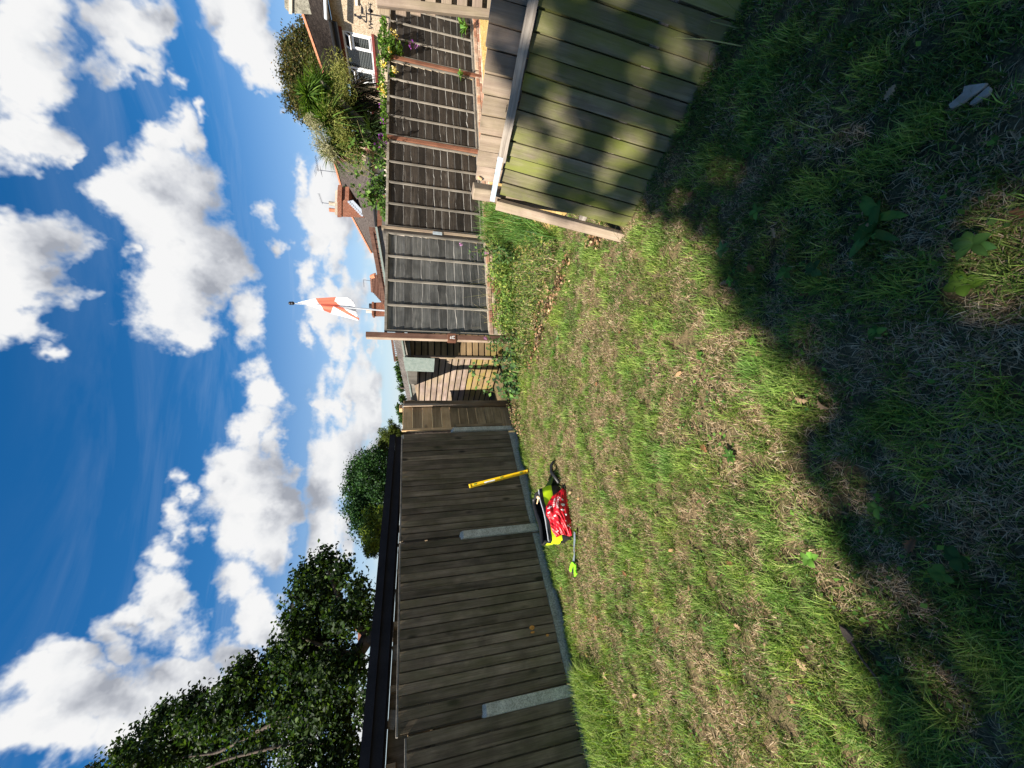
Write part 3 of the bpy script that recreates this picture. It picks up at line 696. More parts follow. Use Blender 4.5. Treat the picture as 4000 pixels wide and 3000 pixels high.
# ------------------------------------------------------------------ shed in the corner
def shed():
    r = root('shed', 'small weathered board shed with grey felt roof in the far corner', 'shed', V(.3, 7.6, 0))
    c0 = gp(1965, 1398); dl = unit(V(-.60, .80, 0)); nl = V(-dl[1], dl[0], 0)
    if nl[1] > 0: nl = -nl
    dr = unit(V(1, .10, 0)); nr = V(dr[1], -dr[0], 0)
    n = 15; h = 1.72 / n
    for k in range(n):
        z = .02 + h * k; mt = 'shed_green' if k < 5 else 'shed'
        put('board', wedge_lap(h, 1.55, mt, k % 4), r, frame(c0 + UPV * (z + h / 2), dl, ex=UPV))
        put('board', wedge_lap(h, 0.62, 'old_plank' if k > 2 else 'shed_green', k % 4), r, frame(c0 + UPV * (z + h / 2 - .02) + dr * .62, -dr, ex=UPV))
    solid('gap_shade_sheet', box_np(c0 - nl * .04, dl * 1.55, UPV * 1.74, -nl * .01), 'felt', r); solid('gap_shade_sheet', box_np(c0 - nr * .04 + dr * .02, dr * .6, UPV * 1.74, -nr * .01), 'felt', r)  # black sheets added behind the boards, standing in for shade in the gaps
    put('corner_board', box_me(.045, .045, 1.75, 'shed', .004), r, frame(c0 + nl * .012, UPV, ey=nl))
    # roof: sloping board edge with felt hanging over it
    def R(x, y, off=0.0): return pp(x, y, c0 + nl * (.17 + off), nl)
    a, b = pp(1537, 1325, c0 + nr * .3, nr), R(1590, 1572)
    up1 = [pp(1537, 1320, c0 - V(0, .22, 0), V(0, 1, 0)), pp(1591, 1565, c0 - V(0, .22, 0), V(0, 1, 0))]
    lo1 = [pp(1567, 1320, c0 - V(0, .22, 0), V(0, 1, 0)), pp(1608, 1565, c0 - V(0, .22, 0), V(0, 1, 0))]
    lo2 = [pp(1578, 1320, c0 - V(0, .22, 0), V(0, 1, 0)), pp(1632, 1565, c0 - V(0, .22, 0), V(0, 1, 0))]
    back = V(.25, 1, 0)
    solid('roof', prism([up1[0], up1[1], lo1[1], lo1[0]], back, 2.2), 'greyfelt', r)
    solid('verge_board', prism([lo1[0] + UPV * .012, lo1[1] + UPV * .004, lo2[1], lo2[0]], V(0, -1, 0), .03), 'batten', r)
    solid('felt_edge', prism([lo1[0] + V(0, -.03, .005), lo1[1] + V(0, -.03, .005), lo1[1] + V(0, -.03, -.018), lo1[0] + V(0, -.03, -.018)], V(0, -1, 0), .012), 'greenfelt', r)
    P0 = c0 - V(0, .28, 0)
    q = [pp(*p, P0, V(0, 1, 0)) for p in ((1574, 1396), (1698, 1401), (1694, 1453), (1584, 1449))]
    solid('felt_flap', prism(q, V(.15, -1, 0), .012), 'greenfelt', r)
    q = [pp(*p, P0 + V(0, .03, 0), V(0, 1, 0)) for p in ((1590, 1450), (1630, 1450), (1628, 1502), (1598, 1500))]
    solid('hanging_board', prism(q, V(0, -1, 0), .015), 'batten', r)
    q = [pp(*p, P0 + V(0, .08, 0), V(0, 1, 0)) for p in ((1582, 1328), (1600, 1330), (1606, 1396), (1590, 1396))]
    solid('inner_rail', prism(q, V(0, 1, 0), .03), 'batten', r)
def wedge_lap(h, l, mt, sd):
    k = ('lapw', round(h, 4), l, mt, sd)
    if k in _mc: return _mc[k]
    r = random.Random(sd); g = .020
    vs = []; n = 4; fs = []
    for i in range(n + 1):
        z = l * i / n; e = r.uniform(-.002, .002)
        vs += [(-h/2 + g + e, .0, z), (h/2 - .004, 0, z), (h/2 - .004, .012, z), (-h/2 + g + e, .026, z)]
    for i in range(n):
        a = 4 * i
        for j in range(4):
            b_ = (j + 1) % 4; fs.append((a + j, a + b_, a + 4 + b_, a + 4 + j))
    fs += [(3, 2, 1, 0), (4*n, 4*n+1, 4*n+2, 4*n+3)]
    me = fix_normals(mesh_np('shed_board', vs, fs, mt)); _mc[k] = me; return me
shed()

# ------------------------------------------------------------------ leaning panel and the upright fence behind it
def leaning_panel():
    r = root('leaning_panel', 'mossy green closeboard panel leaning beside the lawn under a grey top rail', 'fence panel', RB)
    L = 2.3; n = 24; w = .097
    for i in range(n):
        s = .055 + (i + .5) * w
        sd = i % 6; top = RH - .02 + random.uniform(-.008, .006); bot = -.02 + random.uniform(-.02, .012)
        l = round(top - bot, 2)
        me = wedge_me(w, .022, .012, l, 'mossy', sd)
        put('board', me, r, frame(RB + RD * s + RU * bot + RN * .0, RU + RD * random.uniform(-.004, .004), ey=RN) @ Matrix.Diagonal((-1, 1, 1, 1)))
    put('stile', box_me(.075, .055, RH + .02, 'pinkish', .005), r, frame(RB + RD * -.04 + RN * .008 - RU * .03, RU, ey=RN))
    # the grey rail on top is uneven, with knots
    k = 16; pts = []; vs = []; fs = []
    for i in range(k + 1):
        s = .30 + (L - .30) * i / k; o = RB + RD * s + RU * (RH + .012 + .002 * math.sin(i * 1.7)) + RN * .02
        hw = .036 + .002 * math.sin(i * 2.3 + 1); hh = .028
        for a, b in ((-hw, -hh), (hw, -hh), (hw, hh), (-hw, hh)): vs.append(o + RN * a + RU * b)
    for i in range(k):
        for j in range(4): fs.append((4*i + j, 4*i + (j+1) % 4, 4*i + 4 + (j+1) % 4, 4*i + 4 + j))
    fs += [(3, 2, 1, 0), tuple(4*k + j for j in range(4))]
    mx = frame(RB + RD * .30 + RU * RH, RD, ey=RN); inv = np.array(mx.inverted())
    loc = [(inv @ np.append(v, 1))[:3] for v in vs]
    put('top_rail', fix_normals(mesh_np('top_rail', loc, fs, 'rail')), r, mx)
    kn = RB + RD * .62 + RU * (RH + .043) + RN * .035
    solid('rail_knot', prism([kn + RD * .022 * math.cos(a) + RN * .015 * math.sin(a) for a in np.linspace(0, 6.28, 9)[:-1]], RU, .006), 'old_plank', r)
    # galvanised angle strap over the corner, nailed through
    o = RB + RD * .0 + RU * (RH + .042) - RN * .015
    solid('metal_strap', box_np(o, RD * .33, RN * .07, RU * .003), 'strap', r)
    solid('metal_strap', box_np(o + RN * .07, RD * .33, RU * -.035, RN * .003), 'strap', r)
    for s in (.03, .12, .2, .29):
        c = o + RD * s + RN * (.03 + .015 * (s > .1)) + RU * .003
        solid('nail_head', prism([c + RD * .006 * math.cos(a) + RN * .006 * math.sin(a) for a in np.linspace(0, 6.28, 7)[:-1]], RU, .003), 'darkmetal', r)
    put('back_rail', box_me(.06, .05, L, 'rail', .004), r, frame(RB + RU * .35 - RN * .03, RD, ey=RN))
leaning_panel()
RH2 = unit(V(RD[0], RD[1], 0)); RNH = V(RH2[1], -RH2[0], 0)
if RNH[1] > 0: RNH = -RNH
UB = RT - RNH * .10                                      # upright fence line passes just behind the top of the leaning panel
def UF(s, n, z): return V(UB[0], UB[1], 0) + RH2 * s + RNH * n + UPV * z
def upright_fence():
    r = root('upright_fence', 'weathered upright board fence showing just above the leaning panel', 'fence', UF(1.2, 0, 0))
    ta = pp(1862, 690, UB, RNH); tb = pp(1912, 20, UB, RNH)
    sa = np.dot(ta - UB, RH2); sb = np.dot(tb - UB, RH2); za, zb = ta[2], tb[2]
    n = 24; w = .113
    for i in range(n):
        s = sa + (i + .5) * w - .02; z = za + (zb - za) * (s - sa) / (sb - sa) + random.uniform(-.006, .006)
        l = 1.15
        put('board', wedge_me(w, .020, .012, l, 'pinkish', i % 6), r, frame(UF(s, 0, z - l), UPV + RH2 * random.uniform(-.006, .006), ey=RNH) @ Matrix.Diagonal((-1, 1, 1, 1)))
    pt = pp(1845, 748, UB, RNH); sp_ = float(np.dot(pt - UB, RH2))
    put('post', box_me(.095, .095, pt[2], 'pinkish', .006), r, frame(UF(sp_, .01, 0), UPV + RH2 * .01, ey=RNH))
    put('back_rail', box_me(.07, .05, 2.5, 'rail', .004), r, frame(UF(sa, -.04, 1.0), RH2, ey=RNH))
    # a frayed orange toggle hanging on a screw by the post
    o = UF(sp_ + .12, .03, 1.165)
    put('toggle', box_me(.02, .018, .035, 'new_wood', .004), r, frame(o, UPV + RH2 * .5, ey=RNH))
upright_fence()
# end of the next garden's slatted fence at the edge of the view
def slat_fence():
    P = at(1700, 20, 3.1); nrm = unit(V(-.35, -1, 0)); d = V(-nrm[1], nrm[0], 0)
    if d[0] < 0: d = -d
    r = root('slat_fence', 'end of a slatted fence with dark gaps at the edge of the next garden', 'fence', V(P[0], P[1], .25))
    a = pp(1470, 8, P, nrm); b = pp(1955, 62, P, nrm)
    ax = unit(a - b)
    put('end_post', box_me(.06, .05, float(np.linalg.norm(a - b)) + .3, 'pinkish', .004), r, frame(b - ax * .3, ax, ey=nrm))
    xs = [1480, 1545, 1602, 1660, 1722, 1783, 1842, 1900, 1955]
    for x in xs:
        o = pp(x + 22, 30, P - nrm * .03, nrm)
        put('slat', box_me(.085, .02, 1.4, 'pinkish', .003), r, frame(o - d * .05, d, ey=nrm))
    o = pp(1960, 40, P - nrm * .09, nrm); solid('back_board', box_np(o, d * 1.4, ax * float(np.linalg.norm(a - b)), -nrm * .02), 'closeboard', r)
slat_fence()

# ------------------------------------------------------------------ houses beyond
def HS(s): return CAM + V(14.07 - .2 * s, 0, 0) + V(0, 1.0, 0) * 0 + V(0, (15 + s) * 1.037, 0)
HD = unit(HS(10) - HS(0)) * 1.0; HD[2] = 0; HD = unit(HD); HNN = V(-HD[1], HD[0], 0)
if HNN[0] > 0: HNN = -HNN                                 # towards us
HP = HS(0)
def hp(x, y, off=0.0): return pp(x, y, HP + HNN * off, HNN)
def roof_pt(x, y, eave, pitch):                            # photo point on a roof face rising away from the eave line
    up = unit(-HNN * math.cos(pitch) + UPV * math.sin(pitch)); n = np.cross(HD, up)
    return pp(x, y, eave, n)
def ridge_run(a, b, n, r, rad=.11, mat='ridge', name='ridge_tile'):
    a, b = np.array(a), np.array(b); L = np.linalg.norm(b - a) / n; d = unit(b - a)
    k = ('ridge', round(L, 3), rad, mat)
    if k not in _mc:
        vs = []; fs = []
        for z, q in ((0, 1.06), (.15 * L, 1.06), (.16 * L, 1.0), (L * 1.02, .97)):
            for j in range(7):
                th = math.pi * (j / 6) ; vs.append((rad * q * math.cos(th), rad * q * math.sin(th) * .9, z))
        for i in range(3):
            for j in range(6): fs.append((i*7+j, i*7+j+1, i*7+j+8, i*7+j+7))
        fs += [tuple(range(6, -1, -1)), tuple(21 + j for j in range(7))]
        _mc[k] = fix_normals(mesh_np('ridge_tile', vs, fs, mat))
    for i in range(n):
        put(name, _mc[k], r, frame(a + d * L * i - UPV * .03, d, ey=UPV))
def stepped_roof(name, quad, courses, mat, r, th=.03):
    """quad: eave0, eave1, ridge1, ridge0; every tile course is a step"""
    e0, e1, r1, r0 = [np.array(q, float) for q in quad]
    n = unit(np.cross(e1 - e0, r0 - e0));
    if n[2] < 0: n = -n
    vs = []; fs = []
    for i in range(courses):
        t0, t1 = i / courses, (i + 1) / courses
        a, b = e0 + (r0 - e0) * t0, e1 + (r1 - e1) * t0; c_, d_ = e1 + (r1 - e1) * t1, e0 + (r0 - e0) * t1
        k = len(vs); vs += [a, b, b + n * th, a + n * th, c_ + n * .004, d_ + n * .004]
        fs += [(k, k+1, k+2, k+3), (k+3, k+2, k+4, k+5)]
    k = len(vs); vs += [e0 - n * .05, e1 - n * .05, r1 - n * .05, r0 - n * .05]; fs.append((k, k+3, k+2, k+1))
    v = np.array(vs); o = e0.copy()
    return put(name, mesh_np(name, v - o, fs, mat), r, Matrix.Translation(Vector(o)))
def house_one():
    pit = math.radians(40)
    E0, E1 = hp(1262, -80, .35), hp(1352, 420, .35)
    r = root('house', 'tan pebbledashed house with white casement window and brown tiled roof', 'house', V(HP[0] + 2, HP[1] + 3, 0))
    wa, wb = hp(1500, -300), hp(1500, 640)
    zt = max(hp(1290, 0)[2], 4.6)
    # wall as four pieces round the window opening
    A = lambda q, z: V(q[0], q[1], z)
    w0, w1 = hp(1400, 132), hp(1400, 323)                   # window sides
    zT, zB = hp(1340, 145)[2], hp(1452, 150)[2]
    th = -HNN * .25
    def wall(p, q, z0, z1): solid('wall', box_np(A(p, z0), A(q, 0) - A(p, 0), th, UPV * (z1 - z0)), 'pebbledash', r)
    wall(wa, w0, 0, zt); wall(w1, wb, 0, zt - .3); wall(w0, w1, 0, zB); wall(w0, w1, zT, zt - .1)
    # roof face
    ridge0, ridge1 = roof_pt(1140, -80, E0, pit), roof_pt(1283, 330, E0, pit)
    eA, eB = hp(1262, -80, .35), hp(1352, 420, .35)
    slope = unit(-HNN * math.cos(pit) + UPV * math.sin(pit))
    stepped_roof('roof', (eA, eB, ridge1 + (ridge1 - ridge0) * .12, ridge0), 34, 'tile', r)
    ridge_run(ridge0 + (ridge1 - ridge0) * .1, ridge1 + (ridge1 - ridge0) * .12, 11, r, .13)
    solid('gutter', tube_np([hp(1290, 80, .42), hp(1351, 420, .42)], .075, 8), 'gutter', r)
    solid('fascia', box_np(hp(1297, 80, .33), hp(1357, 420, .33) - hp(1297, 80, .33), UPV * -.18, HNN * .04), 'gutter', r)
    solid('gutter', tube_np([hp(1268, -80, .6), hp(1274, 72, .6)], .07, 8), 'gutter_grey', r)
    # window
    f = put('window', fix_normals(mesh_np('window', *( [np.array(q) - w0 for q in box_np(A(w0, zB), A(w1, 0) - A(w0, 0), th * .3, UPV * (zT - zB))[0]], box_np(A(w0, zB), A(w1, 0) - A(w0, 0), th * .3, UPV * (zT - zB))[1]), 'glass')), r, Matrix.Translation(Vector(w0)) @ Matrix.Translation(Vector(th * .45)))
    W = float(np.linalg.norm(A(w1, 0) - A(w0, 0))); dirw = unit(A(w1, 0) - A(w0, 0)); Hh = zT - zB
    def bar(u0, v0, u1, v1, off=.0, d=.06, nm='frame', mat='upvc'):
        o = A(w0, zB) + dirw * u0 + UPV * v0 + th * .30 + HNN * off
        solid(nm, box_np(o, dirw * (u1 - u0), UPV * (v1 - v0), HNN * d), mat, f)
    t = .055
    bar(0, 0, W, t); bar(0, Hh - t, W, Hh); bar(0, t, t, Hh - t); bar(W - t, t, W, Hh - t)
    for u in (W * .30, W * .70): bar(u - t / 2, t, u + t / 2, Hh - t)
    for a, b in ((t, W * .30 - t / 2), (W * .70 + t / 2, W - t)):
        bar(a, Hh * .70, b, Hh * .70 + t)                   # transom
        # top light tilted open
        o = A(w0, zB) + dirw * (a + .01) + UPV * (Hh - t - .01) + th * .25; tilt = unit(UPV * -.80 + HNN * .6)
        hh = Hh * .26; ww = b - a - .02; nn = np.cross(dirw, tilt); q = .045
        for (u0, v0, u1, v1) in ((0, 0, ww, q), (0, hh - q, ww, hh), (0, q, q, hh - q), (ww - q, q, ww, hh - q)):
            solid('top_light', box_np(o + dirw * u0 + tilt * v0, dirw * (u1 - u0), tilt * (v1 - v0), nn * .04), 'upvc', f)
        solid('pane', box_np(o + dirw * q + tilt * q + nn * .015, dirw * (ww - 2 * q), tilt * (hh - 2 * q), nn * .008), 'glass', f)
        # lower casement a little proud
        for (u0, v0, u1, v1) in ((a + .01, t + .01, b - .01, t + .07), (a + .01, Hh * .68 - .05, b - .01, Hh * .69), (a + .01, t + .07, a + .07, Hh * .68 - .05), (b - .07, t + .07, b - .01, Hh * .68 - .05)):
            bar(u0, v0, u1, v1, .062, .03, 'casement')
    for k in range(15):                                      # slatted blind behind the panes
        v = t + (Hh - 2 * t) * (k + .5) / 15
        bar(t, v, W - t, v + .010, -.02, .006, 'blind_slat', 'blind')
    solid('sill', box_np(A(w0, zB - .10) - dirw * .12, dirw * (W + .24), UPV * .10, HNN * .13), 'sill', r)
    solid('lintel', box_np(A(w0, zT) - dirw * .12, dirw * (W + .24), UPV * .13, HNN * .04), 'sill', r)
    # second window, mostly behind the palm
    a, b = hp(1430, 425), hp(1430, 470); z1, z0 = hp(1400, 440)[2], hp(1452, 440)[2]
    w2 = solid('window', box_np(A(a, z0), A(b, 0) - A(a, 0), HNN * .03, UPV * (z1 - z0)), 'glass', r)
    d2 = A(b, 0) - A(a, 0)
    for (o, dx, dz) in ((A(a, z0), d2, .07), (A(a, z1 - .07), d2, .07), (A(a, z0), unit(d2) * .07, z1 - z0), (A(b, z0) - unit(d2) * .07, unit(d2) * .07, z1 - z0)):
        solid('frame', box_np(o + HNN * .03, dx, HNN * .03, UPV * dz), 'upvc', w2)
    solid('sill', box_np(A(a, z0 - .1) - unit(d2) * .1, d2 + unit(d2) * .2, HNN * .12, UPV * .1), 'sill', r)
    # vent pipe stub and chimney
    solid('overflow_pipe', tube_np([hp(1393, -40, .03), hp(1394, 18, .03)], .05, 8), 'upvc', r)
    ch = root('chimney_stack', 'grey stone chimney stack with a clay pot on the tan house', 'chimney', roof_pt(1215, 30, E0, pit)) if False else None
    cA = [pp(x, y, roof_pt(1215, 40, E0, pit), HNN) for x, y in ((1225, -60), (1225, 57), (1140, 52), (1140, -60))]
    c = solid('chimney', prism(cA, -HNN, .9), 'stone', r)
    cap = [pp(x, y, roof_pt(1215, 40, E0, pit) + HNN * .06, HNN) for x, y in ((1141, -60), (1141, 56), (1128, 54), (1128, -60))]
    solid('chimney_cap', prism(cap, -HNN, 1.0), 'creamrender', c)
    top = [pp(x, y, roof_pt(1215, 40, E0, pit), HNN) for x, y in ((1129, -60), (1129, 48), (1112, 30), (1108, -60))]
    solid('flaunching', prism(top, -HNN, .8), 'stone', c)
house_one()
def aerial(base, top, kind, label):
    base = np.array(base); top = np.array(top); r = root('aerial', label, 'aerial', base, 'television aerials on the roofs')
    solid('mast', tube_np([base, top], .022, 6), 'aerial', r)
    d = HD * -1.0; L = 1.3 if kind else 1.0
    solid('boom', tube_np([top - d * .15, top + d * L + UPV * (-.1 if kind else 0)], .012, 5), 'aerial', r)
    for k in range(9):
        o = top + d * (.05 + (L - .08) * k / 8) + UPV * (-.1 * k / 8 if kind else 0)
        solid('element', tube_np([o - UPV * .09, o + UPV * .09] if kind == 0 else [o - HNN * .12 - UPV * .05, o + HNN * .12 + UPV * .05], .009, 4), 'aerial', r)
    if kind:
        for dz in (-1, 1):
            for q in (-.18, 0, .18):
                solid('reflector_rod', tube_np([top + HNN * -.3 + UPV * dz * (.10 + .05 * abs(q)) + d * (q - .1), top + HNN * .3 + UPV * dz * (.22) + d * (q - .1)], .009, 4), 'aerial', r)
def house_two():
    pit = math.radians(38)
    r = root('house', 'brown roofed house with orange ridge and a brick chimney beyond the vines', 'house', hp(1600, 760) * V(1, 1, 0))
    e0, e1 = hp(1442, 590, .3), hp(1466, 893, .3)
    R0, R1 = roof_pt(1308, 632, e0, pit), roof_pt(1343, 757, e0, pit)
    mid = roof_pt(1450, 872, e0, pit)
    stepped_roof('roof', (e0, e1, R1, R0), 26, 'tile', r)
    rr = roof_pt(1380, 560, e0, pit)
    stepped_roof('hip_roof', (e0, e0 + (e0 - e1) * .15, R0, R0), 10, 'tile_red', r)
    ridge_run(R0, R1, 12, r, .16)
    ridge_run(R0, e0, 10, r, .16, 'tile_red')
    ridge_run(R1, roof_pt(1366, 790, e0, pit), 3, r, .10, 'tile_red')
    solid('gutter', tube_np([hp(1444, 600, .4), hp(1470, 893, .4)], .11, 8), 'gutter', r)
    solid('fascia', box_np(hp(1450, 770, .33), hp(1478, 893, .33) - hp(1450, 770, .33), UPV * -.22, HNN * .05), 'gutter_grey', r)
    def wl(y0, y1, mat):
        a, b = hp(1460, y0), hp(1460, y1); zt = min(hp(1448, y0)[2], hp(1470, y1)[2]) + .1
        solid('wall', box_np(V(a[0], a[1], 0), V(b[0] - a[0], b[1] - a[1], 0), -HNN * .3, UPV * zt), mat, r)
    wl(560, 640, 'greyrender'); wl(640, 745, 'creamrender'); wl(745, 770, 'greyrender'); wl(770, 893, 'creamrender')
    for (y0, y1, x0, x1) in ((680, 712, 1462, 1490), (786, 812, 1462, 1488), (818, 850, 1465, 1500)):
        a, b = hp(x1, y0, .03), hp(x1, y1, .03); z0, z1 = a[2], hp(x0, y0, .03)[2]
        w = solid('window', box_np(a, V(b[0]-a[0], b[1]-a[1], 0), HNN * .04, UPV * (z1 - z0)), 'glass', r)
        d = unit(V(b[0]-a[0], b[1]-a[1], 0)); L = np.linalg.norm((b - a)[:2])
        for (o, dx, dz) in ((a, d * L, .09), (a + UPV * (z1 - z0 - .09), d * L, .09), (a, d * .09, z1 - z0), (a + d * (L - .09), d * .09, z1 - z0), (a + d * (L * .5), d * .07, z1 - z0)):
            solid('frame', box_np(o + HNN * .04, dx, HNN * .03, UPV * dz), 'upvc', w)
    # brick chimney with lead flashing stepping down the roof
    P = roof_pt(1395, 812, e0, pit) + HNN * .7
    base = [pp(x, y, P, HNN) for x, y in ((1362, 783), (1402, 822), (1313, 824), (1317, 786))]
    c = solid('chimney', prism(base, -HNN, 1.1), 'chimney_brick', r, origin=base[0])
    side = unit(-HNN * .25 + HD * 1.0)
    q = [pp(x, y, P - HNN * .0 + HD * .01, HNN) for x, y in ((1402, 822), (1424, 850), (1318, 846), (1313, 824))]
    solid('chimney_side', prism(q, -HNN, .9), 'chimney_brick', c, origin=q[0])
    q = [pp(x, y, P + HNN * .06, HNN) for x, y in ((1334, 782), (1334, 849), (1318, 849), (1318, 782))]
    solid('corbel', prism(q, -HNN, 1.2), 'chimney_brick', c, origin=q[0])
    q = [pp(x, y, P + HNN * .03, HNN) for x, y in ((1319, 790), (1319, 842), (1308, 838), (1308, 794))]
    solid('flaunching', prism(q, -HNN, 1.0), 'mortar', c)
    for y in (797, 822):
        q0 = pp(1312, y, P - HNN * .5, HNN); solid('chimney_pot', tube_np([q0, q0 + UPV * .12, q0 + UPV * .45], [.15, .13, .14], 10), 'ridge' if y > 800 else 'mortar', c)
    stp = [(1364, 786), (1422, 845), (1432, 850), (1436, 842), (1380, 783)]
    q = [pp(x, y, P + HNN * .10, HNN) for x, y in stp]
    solid('lead_flashing', prism(q, -HNN, .03), 'lead', r)
    for k in range(9):
        t = (k + .2) / 9; q0 = pp(1366 + 56 * t, 786 + 58 * t, P + HNN * .13, HNN)
        solid('flashing_step', box_np(q0, HD * .20, UPV * .16, -HNN * .05), 'lead', r)
    aerial(pp(1312, 676, R0, HNN) , pp(1244, 661, R0, HNN), 1, 'large television aerial on the ridge left of the palm') if False else None
    aerial(roof_pt(1316, 673, e0, pit), pp(1243, 664, roof_pt(1316, 673, e0, pit), HNN), 1, 'large television aerial rising from the orange ridge')
    aerial(pp(1312, 798, P - HNN * .5, HNN), pp(1258, 792, P - HNN * .5, HNN), 0, 'thin comb-like television aerial on the brick chimney')
    # the next roof down the terrace
    r3 = root('house', 'house roof falling away behind the brick chimney, orange ridge tiles', 'house', hp(1600, 930, -3) * V(1, 1, 0))
    f0, f1 = hp(1470, 830, -2), hp(1500, 1010, -2)
    S0, S1 = roof_pt(1376, 842, f0, pit), roof_pt(1452, 985, f0, pit)
    stepped_roof('roof', (f0, f1, S1, S0), 18, 'tile', r3)
    ridge_run(S0, S1, 9, r3, .2)
    a, b = hp(1480, 850, -2.3), hp(1500, 1010, -2.3); a[2] = 0; b[2] = 0
    solid('wall', box_np(a, b - a, -HNN * .3, UPV * (min(f0[2], f1[2]) + .2)), 'creamrender', r3)
house_two()
def house_three():
    t = 30.0; n = V(.1, -1, 0); P = at(1500, 1130, t)
    r = root('house', 'far small house with red brown hipped roof behind the slatted frame', 'house', V(P[0], P[1], 0))
    q = lambda x, y, d=0: pp(x, y, P + V(0, d, 0), n)
    e0, e1, t1, t0 = q(1505, 1060), q(1505, 1195), q(1456, 1140, 3), q(1452, 1082, 3)
    stepped_roof('roof', (e0, e1, t1, t0), 9, 'tile_red', r, .08)
    solid('wall', box_np(V(*e0[:2], 0), V(*(e1 - e0)[:2], 0), V(0, 5, 0), UPV * e0[2]), 'creamrender', r)
    ridge_run(t0, e0 * .3 + t0 * .7, 3, r, .22, 'ridge', 'hip_tile'); ridge_run(t0, t1, 5, r, .2, 'tile_red')
    c = solid('chimney', prism([q(1510, 1180, 1), q(1510, 1228, 1), q(1455, 1228, 1), q(1452, 1182, 1)], V(0, 1, 0), 1.0), 'chimney_brick', r)
    solid('corbel', prism([q(1460, 1179, .9), q(1460, 1231, .9), q(1452, 1231, .9), q(1452, 1179, .9)], V(0, 1, 0), 1.2), 'chimney_brick', c)
    p = q(1453, 1216, 1.5); solid('chimney_pot', tube_np([p, p + UPV * .45], .15, 8), 'creamrender', c)
    p = q(1452, 1195, 1.5); solid('chimney_pot', tube_np([p, p + UPV * .2], .2, 8), 'darkmetal', c)
    ab = root('aerial', 'tiny television aerial above the far red brown roof', 'aerial', q(1452, 1098, 3), 'television aerials on the roofs')
    b = q(1452, 1098, 3); tt = q(1420, 1093, 3)
    solid('mast', tube_np([b, tt], .025, 5), 'aerial', ab); solid('boom', tube_np([tt, q(1422, 1122, 3)], .02, 5), 'aerial', ab)
    # chimney seen under the oak
    P2 = at(1425, 2500, 26.0); n2 = V(0, -1, 0)
    g = lambda x, y: pp(x, y, P2, n2)
    c2 = root('distant_chimney', 'distant brick chimney glimpsed under the oak', 'chimney', V(P2[0], P2[1], 0))
    solid('stack', prism([g(1500, 2455), g(1500, 2520), g(1398, 2518), g(1398, 2460)], V(0, 1, 0), 1.0), 'chimney_brick', c2)
    p = (g(1398, 2470)); solid('chimney_pot', tube_np([p + V(0, .5, 0), p + V(0, .5, .35)], .16, 8), 'ridge', c2)
house_three()
# low outbuildings just past the far fence: felted roof and a slatted frame on top
def beyond_far_fence():
    n = unit(V(.06, -1, 0)); P = AF(1.6, -2.2, 0)
    q = lambda x, y, d=0: pp(x, y, P - n * d, n)
    r = root('garden_building', 'low grey felt roof of a garden building beyond the far fence', 'outbuilding', V(*q(1500, 980)[:2], 0))
    a = [q(1466, 890), q(1503, 1115), q(1512, 1115), q(1474, 890)]
    solid('roof_edge', prism(a, n, .05), 'greenfelt', r)
    a = [q(1474, 885), q(1512, 1115), q(1540, 1115), q(1520, 885)]
    solid('gable', prism(a, -n, 2.2), 'greyfelt', r)
    a = [q(1474, 760), q(1474, 890), q(1540, 890), q(1540, 760)]
    solid('end_wall', prism(a, -n, 1.8), 'rust', r)
    for k in range(8):
        o = q(1480, 790 + k * 9, -.02); solid('corrugation', box_np(o - UPV * .5, unit(q(1480, 800) - q(1480, 790)) * .03, UPV * .48, n * .03), 'brownpost', r)
    # slatted frame
    r2 = root('slatted_frame', 'dark brown slatted roof frame sloping above the far fence', 'pergola', V(*q(1440, 1000)[:2], 0))
    b0, b1 = q(1441, 892, .4), q(1491, 1172, .4); nn = n * .08
    solid('top_beam', box_np(b0, b1 - b0, UPV * -.085, nn), 'brownpost', r2)
    N = 15
    for k in range(N):
        t = (k + .5) / N; o = b0 + (b1 - b0) * t - UPV * .08
        solid('slat', box_np(o, unit(b1 - b0) * .09, UPV * -.17, nn * .8), 'brownpost', r2)
    lb = q(1470, 892, .4); solid('end_slat', box_np(b0 - UPV * .085, unit(b1 - b0) * .1, UPV * -.25, nn), 'brownpost', r2)
    # the same frame carries on above the shed
    n3 = V(0, -1, 0); P3 = V(0, 9.6, 0); g = lambda x, y: pp(x, y, P3, n3)
    r3 = root('slatted_frame', 'short dark slatted frame rising over the shed roof behind the tall post', 'pergola', V(*g(1540, 1400)[:2], 0))
    b0, b1 = g(1526, 1320), g(1539, 1412)
    solid('top_beam', box_np(b0, b1 - b0, UPV * -.05, V(0, .08, 0)), 'brownpost', r3)
    for k in range(12):
        o = b0 + (b1 - b0) * ((k + .3) / 12) - UPV * .05
        solid('slat', box_np(o, unit(b1 - b0) * .016, UPV * -.14, V(0, .06, 0)), 'brownpost', r3)
    # a sawn timber end and box beside the doubled post
    g2 = lambda x, y: pp(x, y, AF(2.2, -.9, 0), AN)
    solid('timber_crate', prism([g2(1492, 830), g2(1492, 880), g2(1540, 880), g2(1540, 830)], -AN, .5), 'batten', None, label='pale timber crate end peeping over the far fence', cat='crate')
beyond_far_fence()

